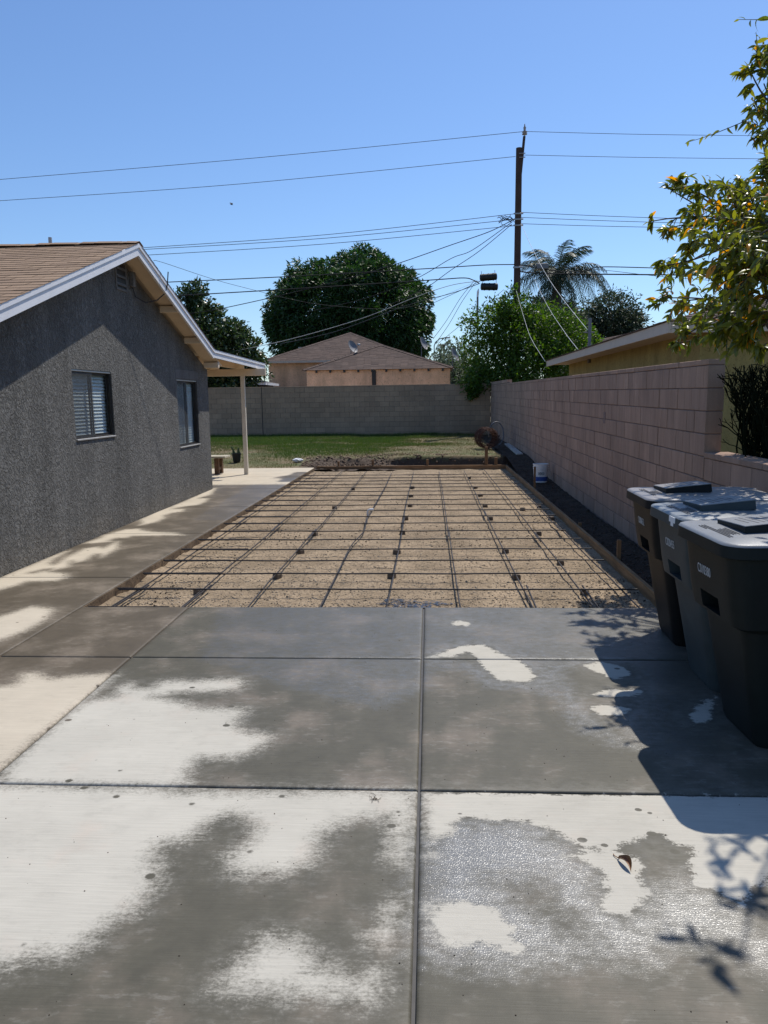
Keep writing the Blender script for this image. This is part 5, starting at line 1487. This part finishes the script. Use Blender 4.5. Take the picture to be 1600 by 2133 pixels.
# make the far ridge run along x
# ------------------------------------------------------------------ poles and wires
t = empty('utility_pole', (3.72, 33.0, -0.35)); tag(t, 'tall brown wooden utility pole carrying many wires behind the leafy shrub', 'utility pole')
def UP(mb, nm, mt, **k):
    o = mb.build(nm, mt, t, **k); o.location = -t.location; return o
UP(MB().tube([(3.66, 33, -0.35), (3.69, 33, 6), (3.715, 33, 11.70)], 0.16, 16, r1=0.125), 'pole_shaft', M['pole'], smooth=True, sharp=50)
UP(MB().bbox(3.80, 3.90, 32.95, 33.05, 10.6, 12.15, 0.01, Matrix.Translation((3.85, 33, 11.4)) @ Matrix.Rotation(0.09, 4, 'Y') @ Matrix.Translation((-3.85, -33, -11.4))), 'pole_top_extension', M['pole'])
m = MB(); lathe(m, [(0.02, 12.14), (0.02, 12.2), (0.10, 12.21), (0.11, 12.24), (0.05, 12.27), (0.10, 12.29), (0.11, 12.32), (0.05, 12.35), (0.045, 12.42), (0.06, 12.47), (0.03, 12.52), (0.015, 12.62), (0.001, 12.63)], 14, (3.93, 33)); UP(m, 'insulator', M['insulator'], smooth=True)
for z in (11.45, 11.30): UP(MB().tube([(3.70, 32.85, z), (3.95, 32.85, z)], 0.02, 6), 'bolt', M['metal'])
for z in (9.12, 8.90, 8.66): UP(MB().bbox(3.50, 3.90, 32.83, 32.87, z-0.03, z+0.03, 0.008), 'bracket', M['metal'])
m = MB()
for k in range(9):
    a = Vector((3.5+random.uniform(-.1, .1), 32.9, 8.6+random.uniform(0, .5)))
    pts = [a + Vector((-0.12*i+random.uniform(-.05, .05), 0, random.uniform(-.12, .1))) for i in range(6)]
    m.tube(pts, 0.012, 5)
UP(m, 'jumper_wires', M['wire'])
UP(MB().bbox(3.50, 3.90, 32.80, 32.84, 6.95, 7.03, 0.008), 'bracket', M['metal'])

def wire(key, r, mt, label, ext=None, name='power_line', group='wires strung from the utility pole'):
    p = [Vector(q) for q in WIRES[key]]
    # resample smoothly through the given points
    pts = []
    n = len(p)
    for i in range(n-1):
        p0, p1, p2, p3 = p[max(i-1, 0)], p[i], p[i+1], p[min(i+2, n-1)]
        for k in range(8):
            s = k/8
            pts.append(0.5*((2*p1) + (p2-p0)*s + (2*p0-5*p1+4*p2-p3)*s*s + (-p0+3*p1-3*p2+p3)*s**3))
    pts.append(p[-1])
    if ext == 'L':
        e = pts[0] if pts[0].x < pts[-1].x else pts[-1]
        d_ = (e - (pts[6] if e is pts[0] else pts[-7])).normalized()
        tail = [e + d_*L_ + Vector((0, 0, 0.0016*L_*L_)) for L_ in (3, 8, 14, 22)]
        pts = (list(reversed(tail)) + pts) if e is pts[0] else (pts + tail)
    elif ext == 'R':
        e = pts[-1]; d_ = (e - pts[-7]).normalized()
        pts = pts + [e + d_*L_ + Vector((0, 0, 0.0016*L_*L_)) for L_ in (3, 8, 14, 22)]
    o = MB().tube(pts, r, 5).build(name, mt, smooth=True)
    tag(o, label, 'wire', group)
    return o
wire('t1', .011, M['wire_gray'], 'topmost wire running from the insulator on the pole top to the left', 'L')
wire('t1r', .010, M['wire_gray'], 'topmost wire running from the pole top insulator towards the tree on the right', 'R')
wire('t2', .011, M['wire_gray'], 'second wire from the top, leading left from just under the pole top', 'L')
wire('t2r', .010, M['wire_gray'], 'second wire from the top, leading right from just under the pole top', 'R')
for k, w_ in ((1, 'upper'), (2, 'middle'), (3, 'lower')):
    wire('a%d' % k, .012, M['wire_gray'], w_+' wire of the three close together running left from mid pole', 'L')
    wire('a%dr' % k, .011, M['wire_gray'], w_+' wire of the three close together running right from mid pole', 'R')
wire('cA', .020, M['wire'], 'thick black cable crossing in front of the upper half of the domed tree', 'L')
wire('cAr', .020, M['wire'], 'black cable with a kink to the right of the palm tree', 'R')
wire('cB', .022, M['wire'], 'thick black cable crossing the domed tree and ending at the splice cases', 'L')
wire('cBr', .028, M['wire'], 'thickest black cable to the right of the pole, passing across the palm', 'R')
wire('cC', .010, M['wire_gray'], 'thin gray wire sagging right below the thick cable across the palm', 'R')
wire('s1', .017, M['wire'], 'twisted service wire fanning down left from the pole to the far left tree')
wire('s2', .014, M['wire'], 'service wire slanting down from the pole into the top right of the domed tree')
wire('s3', .014, M['wire'], 'steepest service wire slanting down from the pole into the right of the domed tree')
wire('s4', .013, M['wire_pale'], 'pale cable curving low across the domed tree to the left')
wire('s5', .015, M['wire_gray'], 'gray cable just below the pale one, curving over the peach house roof')
wire('s7', .010, M['wire_gray'], 'left wire of the steep pair dropping from the splice cases to the domed tree edge')
wire('s8', .010, M['wire_gray'], 'right wire of the steep pair dropping from the splice cases beside the domed tree')
wire('s9', .016, M['wire_gray'], 'distant wire slanting down left from behind the shrub towards the street lamp')
wire('s10', .010, M['wire_gray'], 'thin wire dipping left from the splice cases into the domed tree')
wire('drop', .0035, M['wire'], 'service drop wire from the gray house rake board sagging out to the cables')
wire('g1', .008, M['wire_pale'], 'pale service cable from mid pole down to the mast on the yellow house')
wire('g2', .007, M['wire_pale'], 'pale cable slanting across the palm down to the yellow house eave')
wire('g3', .007, M['wire_pale'], 'pale cable hanging over the leafy shrub to the far end of the yellow house eave')
wire('v1', .004, M['wire_gray'], 'thin vertical antenna wire rising from the service mast')
WH = (2.15, 33.0, 6.64)
for k, (x, z, a, lab) in enumerate(((2.50, 6.65, -0.06, 'upper black splice case hanging on the cable left of the pole'), (2.54, 6.26, 0.03, 'lower black splice case hanging under the other one left of the pole'))):
    t2 = empty('splice_case', (x, 33.0, z)); t2.rotation_euler = (0, a, 0); tag(t2, lab, 'splice case', 'splice cases on the cable')
    m = MB(); m.tube([(-0.36, 0, 0), (-0.33, 0, 0), (0.33, 0, 0), (0.36, 0, 0)], [0.09, 0.145, 0.145, 0.09], 12); m.build('case', M['black'], t2, smooth=True, sharp=40)
    for xx in (-0.2, 0.0, 0.2): MB().tube([(xx-0.02, 0, 0), (xx+0.02, 0, 0)], 0.158, 12).build('clamp_ring', M['black'], t2)
    for xx in (-0.28, 0.28): MB().tube([(xx, 0, 0.13), (xx, 0, 0.26)], 0.012, 5).build('hanger', M['metal'], t2)
o = MB().bbox(4.50, 4.96, 32.9, 33.1, 6.92, 7.14, 0.02).build('cable_box', M['dish']); tag(o, 'small gray terminal box on the cable in front of the palm', 'cable box')

t = empty('lamp_post', (2.49, 40.0, -0.35)); tag(t, 'slender gray post with a small lamp rising behind the leafy shrub', 'lamp post')
MB().tube([(0, 0, 0), (0, 0, 7.1)], 0.06, 8, r1=0.05).build('post', M['dish'], t); MB().tube([(0, 0, 7.1), (0.02, 0, 7.35), (0.05, 0, 7.5)], [0.05, 0.06, 0.02], 8).build('lamp', M['white_bag'], t)
t = empty('street_lamp', (0.55, 80.0, -0.35)); tag(t, 'distant curved street lamp beside the right edge of the domed tree', 'street lamp')
MB().tube([(0, 0, 0), (0, 0, 7.4), (0.12, 0, 7.75), (0.55, 0, 8.1), (1.2, 0, 8.22)], 0.05, 8).build('post', M['dish'], t); MB().bbox(1.1, 1.65, -0.12, 0.12, 8.13, 8.26, 0.04).build('lamp_head', M['dish'], t)

# ------------------------------------------------------------------ trees
def leaf_batch(Cn, D, size, width, mat, name, parent=None, fold=0.25, stuff=True, roll=None):
    """pointed leaves: Cn centres, D directions, size lengths"""
    n = len(Cn)
    D = D/np.linalg.norm(D, axis=1, keepdims=True)
    Rv = RNG.normal(size=(n, 3)) if roll is None else roll
    S = np.cross(D, Rv); S /= np.linalg.norm(S, axis=1, keepdims=True)
    N = np.cross(D, S)
    size = np.broadcast_to(size, (n,))[:, None]
    w = size*width
    a = Cn; b = Cn + D*size*0.45 + S*w*0.5 + N*size*fold*0.3; c = Cn + D*size - N*size*fold*0.4; d_ = Cn + D*size*0.45 - S*w*0.5 + N*size*fold*0.3
    V = np.stack([a, b, c, d_], 1).reshape(-1, 3)
    F = np.arange(4*n).reshape(n, 4)
    o = obj(name, mesh_np(name, V, F, mat, False), parent)
    if stuff: o['kind'] = 'stuff'
    return o

def crown_points(lumps, n, per=26, cl=0.2, shell=(0.72, 1.0), droop=0.35, outw=0.8, zmin=None, jit=0.06, lim=None):
    w = np.array([l[3]*l[4]+l[4]*l[5]+l[3]*l[5] for l in lumps]); w = w/w.sum()
    C_, D_ = [], []
    nc = n//per
    idx = RNG.choice(len(lumps), nc, p=w)
    for i in range(nc):
        L = lumps[idx[i]]
        u = RNG.normal(size=3); u /= np.linalg.norm(u)
        r = RNG.uniform(*shell) * (1 + RNG.normal(0, jit))
        ctr = np.array(L[:3]) + u*r*np.array(L[3:6])
        s = cl*min(L[3:6])*RNG.uniform(0.6, 1.5)
        m = int(per*RNG.uniform(0.5, 1.5))
        p = ctr + RNG.normal(size=(m, 3))*s*np.array([1, 1, 0.75])
        if lim:
            q_ = (p-np.array(L[:3]))/np.array(L[3:6]); nq = np.linalg.norm(q_, axis=1, keepdims=True)
            p = np.array(L[:3]) + q_*np.minimum(1, lim/nq)*np.array(L[3:6])
        dd = u[None]*outw + RNG.normal(size=(m, 3))*0.6 + np.array([0, 0, -droop])
        C_.append(p); D_.append(dd)
    C_ = np.concatenate(C_); D_ = np.concatenate(D_)
    if zmin is not None:
        k = C_[:, 2] > zmin; C_, D_ = C_[k], D_[k]
    return C_, D_

def limb(mb, a, b, r0, r1, wob=0.12, n=7):
    a, b = Vector(a), Vector(b); L = (b-a).length
    pts = []
    o1, o2 = random.uniform(-1, 1), random.uniform(-1, 1)
    side = (b-a).orthogonal().normalized(); side2 = (b-a).cross(side).normalized()
    for i in range(n):
        s = i/(n-1); k = math.sin(math.pi*s)*wob*L
        pts.append(a.lerp(b, s) + side*k*o1*math.sin(2.1*s+o2) + side2*k*o2)
    mb.tube(pts, [r0+(r1-r0)*(i/(n-1)) for i in range(n)], 7)
    return pts

def tree(name, label, base, tips, trunk_r, lumps, n, size, width, lm, bark='bark', fork=None, cat='tree', fillers=0, **kw):
    t = empty(name, base); tag(t, label, cat)
    off = -Vector(base)
    m = MB(); fk = Vector(fork) if fork else Vector(base).lerp(Vector(lumps[0][:3]), 0.45)
    m.tube([base, Vector(base).lerp(fk, .5)+Vector((random.uniform(-.1, .1), 0, 0)), fk], [trunk_r*1.25, trunk_r, trunk_r*.85], 10)
    o = m.build('trunk', M[bark], t, smooth=True); o.location = off
    m = MB()
    for L in lumps[:14]: limb(m, fk, Vector(L[:3]) + Vector((0, 0, 0.3*L[5])), trunk_r*.5, trunk_r*.12)
    o = m.build('limbs', M[bark], t, smooth=True); o.location = off
    C_, D_ = crown_points(lumps, n, **kw)
    if fillers:
        # leaves through the inside of the crown
        idx = RNG.integers(0, len(lumps), fillers); u = RNG.normal(size=(fillers, 3)); u /= np.linalg.norm(u, axis=1, keepdims=True)
        LL = np.array([l[:6] for l in lumps])[idx]
        P_ = LL[:, :3] + u*LL[:, 3:]*(RNG.random((fillers, 1))**0.5*0.85)
        C_ = np.concatenate([C_, P_]); D_ = np.concatenate([D_, RNG.normal(size=(fillers, 3))])
    sz = size*RNG.uniform(0.65, 1.35, len(C_))
    o = leaf_batch(C_, D_, sz, width, M[lm], 'crown', t); o.location = off
    return t

# the great domed tree
lm = [(-5.35, 52, 6.6, 5.0, 4.7, 3.9), (-5.3, 52, 7.2, 4.2, 4.0, 3.4)]
for k in range(95):
    u = RNG.normal(size=3); u /= np.linalg.norm(u)
    if u[1] > 0.35 or u[2] < -0.55: continue
    s_ = RNG.uniform(0.75, 1.25)
    wid = 1.0 if u[2] > -0.1 else 1.0 + 0.25*(u[2]+0.1)
    lm.append((-5.3 + u[0]*4.75*wid, 52 + u[1]*4.4, 6.7 + u[2]*4.0, s_, s_, s_*0.8))
tree('domed_tree', 'huge dark green domed tree towering behind the peach houses', (-5.3, 52.5, -0.35), None, 0.45, lm, 72000, 0.30, 0.32, 'leaf_dome', fork=(-5.3, 52.3, 3.6), per=30, cl=0.22, shell=(0.75, 1.0), jit=0.03, lim=1.1, droop=0.55, outw=1.0, zmin=4.1, fillers=14000)
lm = [(-10.55, 35, 6.35, 0.5, 0.6, 0.8), (-11.2, 35.2, 5.6, 0.8, 0.9, 1.0), (-10.2, 35, 5.2, 0.95, 1.0, 0.85), (-9.2, 35, 4.6, 0.85, 1.0, 0.75), (-8.5, 34.9, 4.0, 0.75, 0.9, 0.7), (-8.1, 35.1, 3.3, 0.6, 0.9, 0.7), (-10.0, 34.6, 3.5, 1.4, 1.2, 1.3), (-11.5, 35, 3.6, 1.5, 1.2, 1.5), (-9.2, 34.4, 2.4, 1.1, 0.9, 1.0)]
tree('leafy_tree', 'glossy leafed tree rising behind the gray house roof and patio cover', (-10.2, 35.4, -0.35), None, 0.2, lm, 17000, 0.20, 0.45, 'leaf_left', per=18, cl=0.16, shell=(0.8, 1.08), droop=0.25, outw=0.6, fillers=4500)
lm = [(3.5, 32.6, 5.2, 0.75, 0.8, 0.85), (2.5, 32.5, 4.5, 1.0, 0.9, 0.95), (3.7, 32.3, 4.1, 1.25, 1.1, 1.1), (5.0, 32.7, 4.4, 1.15, 1.0, 1.0), (6.2, 32.9, 4.0, 0.85, 0.9, 0.65), (2.5, 32.2, 3.1, 1.05, 1.0, 1.0), (4.2, 31.8, 2.9, 1.3, 1.1, 1.1), (5.4, 32.2, 3.1, 1.0, 1.0, 0.9), (1.9, 31.2, 2.45, 0.62, 0.55, 0.6), (1.8, 30.85, 2.0, 0.32, 0.3, 0.42), (3.3, 31.2, 2.3, 0.9, 0.8, 0.7)]
tree('shrub_tree', 'bushy bright green tree spilling over the corner where the two block walls meet', (3.6, 32.3, -0.35), None, 0.16, lm, 23000, 0.15, 0.42, 'leaf_shrub', per=20, cl=0.17, shell=(0.72, 1.12), droop=0.1, outw=0.7, fillers=6000)
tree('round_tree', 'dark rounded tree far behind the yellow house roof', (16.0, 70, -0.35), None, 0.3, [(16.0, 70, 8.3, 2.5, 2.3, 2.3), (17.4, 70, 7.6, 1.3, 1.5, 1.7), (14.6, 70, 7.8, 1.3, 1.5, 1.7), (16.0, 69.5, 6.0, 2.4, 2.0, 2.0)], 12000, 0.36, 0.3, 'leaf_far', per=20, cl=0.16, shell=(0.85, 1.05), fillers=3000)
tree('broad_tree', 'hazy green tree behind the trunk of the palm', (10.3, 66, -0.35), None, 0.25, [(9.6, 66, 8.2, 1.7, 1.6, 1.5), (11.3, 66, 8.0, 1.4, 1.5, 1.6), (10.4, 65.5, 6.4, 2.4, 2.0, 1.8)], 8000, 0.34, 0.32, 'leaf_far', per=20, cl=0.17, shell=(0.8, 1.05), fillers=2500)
tree('narrow_cypress', 'narrow dark cypress standing behind the leafy foreground tree', (10.0, 26, -0.35), None, 0.14, [(10.0, 26, 2.2+k*0.9, 0.42-0.03*k, 0.42-0.03*k, 0.8) for k in range(7)], 6000, 0.16, 0.25, 'leaf_cypress', per=16, cl=0.3, shell=(0.6, 1.0), droop=-0.5, fillers=1500, fork=(10, 26, 2.0))
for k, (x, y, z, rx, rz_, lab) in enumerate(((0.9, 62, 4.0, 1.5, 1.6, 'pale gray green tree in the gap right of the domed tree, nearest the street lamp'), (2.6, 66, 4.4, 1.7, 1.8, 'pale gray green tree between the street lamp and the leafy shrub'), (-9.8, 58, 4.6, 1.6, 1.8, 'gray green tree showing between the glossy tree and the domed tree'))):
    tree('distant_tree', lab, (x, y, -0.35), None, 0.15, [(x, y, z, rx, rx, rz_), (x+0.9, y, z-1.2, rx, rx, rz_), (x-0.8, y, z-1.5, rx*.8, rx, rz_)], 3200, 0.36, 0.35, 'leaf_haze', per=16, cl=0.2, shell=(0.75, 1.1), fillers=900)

# palm
t = empty('palm_tree', (9.75, 60, -0.35)); tag(t, 'feathery palm tree with arching fronds to the right of the utility pole', 'palm')
base = Vector(t.location)
MB().tube([(0, 0, 0), (0.05, 0, 5), (-0.05, 0, 9.9), (-0.02, 0, 11.2)], [0.42, 0.34, 0.36, 0.28], 12).build('trunk', M['bark'], t, smooth=True)
def frond_mesh(L, sag):
    pts = []
    for i in range(15):
        s = i/14; pts.append(Vector((L*(s - 0.18*s**3), 0, L*(0.62*s - sag*s*s))))
    V, F = [], []
    for i in range(14):
        n0 = len(V); V += [pts[i]+Vector((0, .03, 0)), pts[i]-Vector((0, .03, 0)), pts[i+1]-Vector((0, .02, 0)), pts[i+1]+Vector((0, .02, 0))]; F.append((n0, n0+1, n0+2, n0+3))
        for q in range(4):
            p = pts[i].lerp(pts[i+1], q/4); tdir = (pts[i+1]-pts[i]).normalized()
            ll = L*0.25*math.sin(math.pi*(0.14+0.80*(i+q/4)/14.2))
            for s in (-1, 1):
                d_ = (tdir*0.45 + Vector((0, s*0.75, -0.35+random.uniform(-.25, .35)))).normalized()
                e = p + d_*ll*random.uniform(.8, 1.1) + Vector((0, 0, -ll*0.45)); mid = p + d_*ll*0.55
                sd = tdir*0.02; n0 = len(V)
                V += [p-sd, p+sd, mid+sd, mid-sd, e]; F += [(n0, n0+1, n0+2, n0+3), (n0+3, n0+2, n0+4)]
    me = bpy.data.meshes.new('frond'); me.from_pydata([tuple(p) for p in V], [], F); me.materials.append(M['leaf_palm']); me.update(); return me
fm = [frond_mesh(3.5, 0.62), frond_mesh(3.9, 0.72), frond_mesh(4.3, 0.86), frond_mesh(3.4, 1.25)]
for k in range(34):
    g_ = 0 if k < 6 else 1 if k < 15 else 2 if k < 27 else 3
    o = obj('frond', fm[g_], t, (-0.02, 0, 10.9))
    o.scale = (1.12, 1.12, 1.12); o.rotation_euler = (0, (-0.72, -0.32, 0.02, 0.55)[g_] + random.uniform(-.14, .14), k*2.4 + random.uniform(-.3, .3))
# tiny far palm
t = empty('palm_tree', (2.9, 150, -0.35)); tag(t, 'tiny distant palm just above the far right satellite dish', 'palm')
MB().tube([(0, 0, 0), (0, 0, 12.3)], 0.2, 8).build('trunk', M['bark'], t)
for k in range(14):
    o = obj('frond', fm[k % 4], t, (0, 0, 12.2)); o.scale = (.5, .5, .5); o.rotation_euler = (0, random.uniform(-.5, .5), k*.9)

# ------------------------------------------------------------------ the leafy tree in the right foreground
fg = empty('leafy_tree', (3.55, 6.7, -0.35)); tag(fg, 'broad leaved tree with a few orange leaves leaning in from the right, over the bins', 'tree')
fgo = -Vector(fg.location)
def fg_leaf(name, L, W, curl):
    V, F = [], []
    for i in range(6):
        u = i/5; w = W*math.sin(math.pi*min(1, 0.06+0.94*u**0.9))**0.8*0.5
        z = -curl*L*u*u
        V += [(L*u, -w, z + w*0.35), (L*u, 0, z), (L*u, w, z + w*0.35)]
    for i in range(5):
        for k in range(2): F.append((i*3+k, i*3+k+1, (i+1)*3+k+1, (i+1)*3+k))
    return V, F
LV = [fg_leaf('leaf', 0.088, 0.033, c_) for c_ in (0.18, 0.45, 0.8)]
LM = [MB().add(*lv).mesh('leaf', M['leaf_fg'], True, False) for lv in LV]
OFF = [(2.06, 4.30, 2.9, .13), (1.99, 4.02, 3.0, .13), (1.90, 3.82, 3.05, .10), (2.25, 4.45, 3.2, .18), (2.35, 4.9, 2.6, .16), (2.55, 5.3, 2.9, .2), (2.5, 4.6, 2.9, .18), (2.65, 5.6, 3.4, .2), (2.05, 4.75, 2.45, .12), (2.12, 4.35, 2.3, .10), (2.25, 4.15, 2.4, .12), (2.5, 4.3, 2.5, .12), (2.2, 5.3, 2.5, .14), (2.3, 4.35, 2.4, .14), (2.45, 5.75, 2.7, .16), (2.5, 6.5, 2.7, .18), (2.9, 5.5, 3.0, .3), (3.0, 6.2, 3.4, .4), (2.95, 7.2, 4.3, .3), (3.3, 6.3, 2.7, .4), (3.4, 7.4, 3.6, .45), (3.0, 7.6, 2.9, .35), (3.8, 6.4, 3.3, .5), (3.2, 6.9, 4.9, .3), (3.6, 5.6, 3.8, .4)]
fork1 = Vector((3.35, 6.55, 1.5))
MB().tube([(3.55, 6.7, -0.35), (3.5, 6.62, 0.6), fork1], [0.085, 0.07, 0.06], 10).build('trunk', M['bark_fg'], fg, smooth=True).location = fgo
hubs = [Vector(p) for p in ((2.95, 7.2, 2.4), (2.85, 7.1, 3.1), (3.0, 7.0, 4.0), (2.75, 5.0, 2.95), (2.75, 6.0, 2.6), (3.2, 6.4, 3.2))]
mbr = MB()
for h in hubs: limb(mbr, fork1, h, 0.04, 0.018, 0.06)
mbr.build('branches', M['bark_fg'], fg, smooth=True).location = fgo
mtw = MB(); leaves = []
for cx_, cy_, cz_, r in FG + OFF:
    c = Vector((cx_, cy_, cz_))
    h = min(hubs, key=lambda q: (q-c).length)
    limb(mtw, h, c, 0.012, 0.005, 0.08)
    off_f = (cx_, cy_, cz_, r) in OFF
    ntw = max(2, int(r*(82 if not off_f else 26))); outd = (c-h).normalized()
    for k in range(ntw):
        d_ = (outd*0.8 + Vector(RNG.normal(size=3))*0.75 + Vector((0, 0, 0.2))).normalized()
        a = c - outd*r*0.7 + Vector(RNG.normal(size=3))*r*0.45; b = a + d_*r*random.uniform(0.7, 1.7)
        pts = limb(mtw, a, b, 0.004, 0.002, 0.05, 5)
        nl = random.randint(8, 13) if not off_f else random.randint(7, 10)
        for i in range(nl):
            s = i/(nl-1); p = a.lerp(b, 0.02+0.98*s)
            ld = (d_*0.75 + Vector(RNG.normal(size=3))*0.5 + Vector((0, 0, -0.28))).normalized()
            leaves.append((p, ld, random.uniform(0.62, 1.2) * (0.75 if s > .9 else 1), off_f))
mtw.build('twigs', M['bark_fg'], fg, smooth=True).location = fgo
vis = [l for l in leaves if not l[3]]
vis.sort(key=lambda l: l[0].y - l[2]*0.8)
pick = set(id(l) for l in vis[:300])
VV, FF = [], []
for l in leaves:
    p, d_, s, _ = l
    q = d_.to_track_quat('X', 'Z') @ Quaternion((1, 0, 0), random.uniform(-1.2, 1.2))
    ci = random.randrange(3)
    if id(l) in pick:
        o = obj('leaf', LM[ci], fg, p + fgo); o.rotation_mode = 'QUATERNION'; o.rotation_quaternion = q; o.scale = (s, s, s)
    else:
        Mx = Matrix.Translation(p) @ q.to_matrix().to_4x4() @ Matrix.Scale(s, 4)
        n0 = len(VV); VV += [tuple(Mx @ Vector(v_)) for v_ in LV[ci][0]]; FF += [tuple(i+n0 for i in f_) for f_ in LV[ci][1]]
o = obj('foliage', mesh_np('foliage', np.array(VV), np.array(FF), M['leaf_fg'], True), fg); o.location = fgo; o['kind'] = 'stuff'

# dark wiry shrub behind the low wall
t = empty('wiry_shrub', (2.86, 6.55, -0.35)); tag(t, 'dark leafless looking pencil stemmed shrub growing behind the low wall', 'shrub')
m = MB()
def stem(p, d_, L, r, depth):
    e = p + d_*L
    if abs(e.x) > 0.42 + 0.1*random.random() or e.z > 2.25 or e.x < (-0.36 if e.z > 1.55 else -0.16): return
    m.tube([p, p.lerp(e, .5) + Vector(RNG.normal(size=3))*L*0.06, e], r, 4, True, r*0.8)
    if depth == 0: return
    for k in range(random.choice((2, 2, 3))):
        nd = (d_ + Vector(RNG.normal(size=3))*0.33 + Vector((0, 0, 0.10))).normalized()
        stem(e, nd, L*random.uniform(0.55, 0.85), r*0.82, depth-1)
for k in range(190):
    a = random.uniform(0, 6.28); q_ = random.uniform(0, .2)
    stem(Vector((0.08+random.uniform(-.28, .34), random.uniform(-.3, .3), 1.45*random.random()**0.8)), Vector((math.cos(a)*q_, math.sin(a)*q_, 1)).normalized(), random.uniform(0.22, 0.42), 0.0085, 4)
m.build('stems', M['pencil'], t, smooth=True)

# bird high over the yard
t = MB(); r = []
for k in range(7):
    u = k/6; r.append([(0.34*u-0.17, 0.05*math.sin(math.pi*min(.97, .06+.9*u))*math.cos(a), 0.05*math.sin(math.pi*min(.97, .06+.9*u))*math.sin(a)) for a in np.linspace(0, 6.283, 9)[:-1]])
t.loft(r)
for s in (-1, 1): t.add([(-0.06, s*0.03, 0.02), (0.08, s*0.03, 0.02), (0.02, s*0.22, 0.14), (-0.03, s*0.40, 0.06), (-0.09, s*0.22, 0.12), (0.0, s*0.2, 0.11)], [(0, 1, 2, 4), (4, 2, 3), (0, 1, 5), (5, 1, 2), (0, 5, 4)])
o = t.build('bird', M['bird']); o.scale = (.55, .55, .55); o.location = (-10.0, 40, 11.6); o.rotation_euler = (0.3, 0.2, 0.7); tag(o, 'small dark bird in flight in the open sky', 'bird')
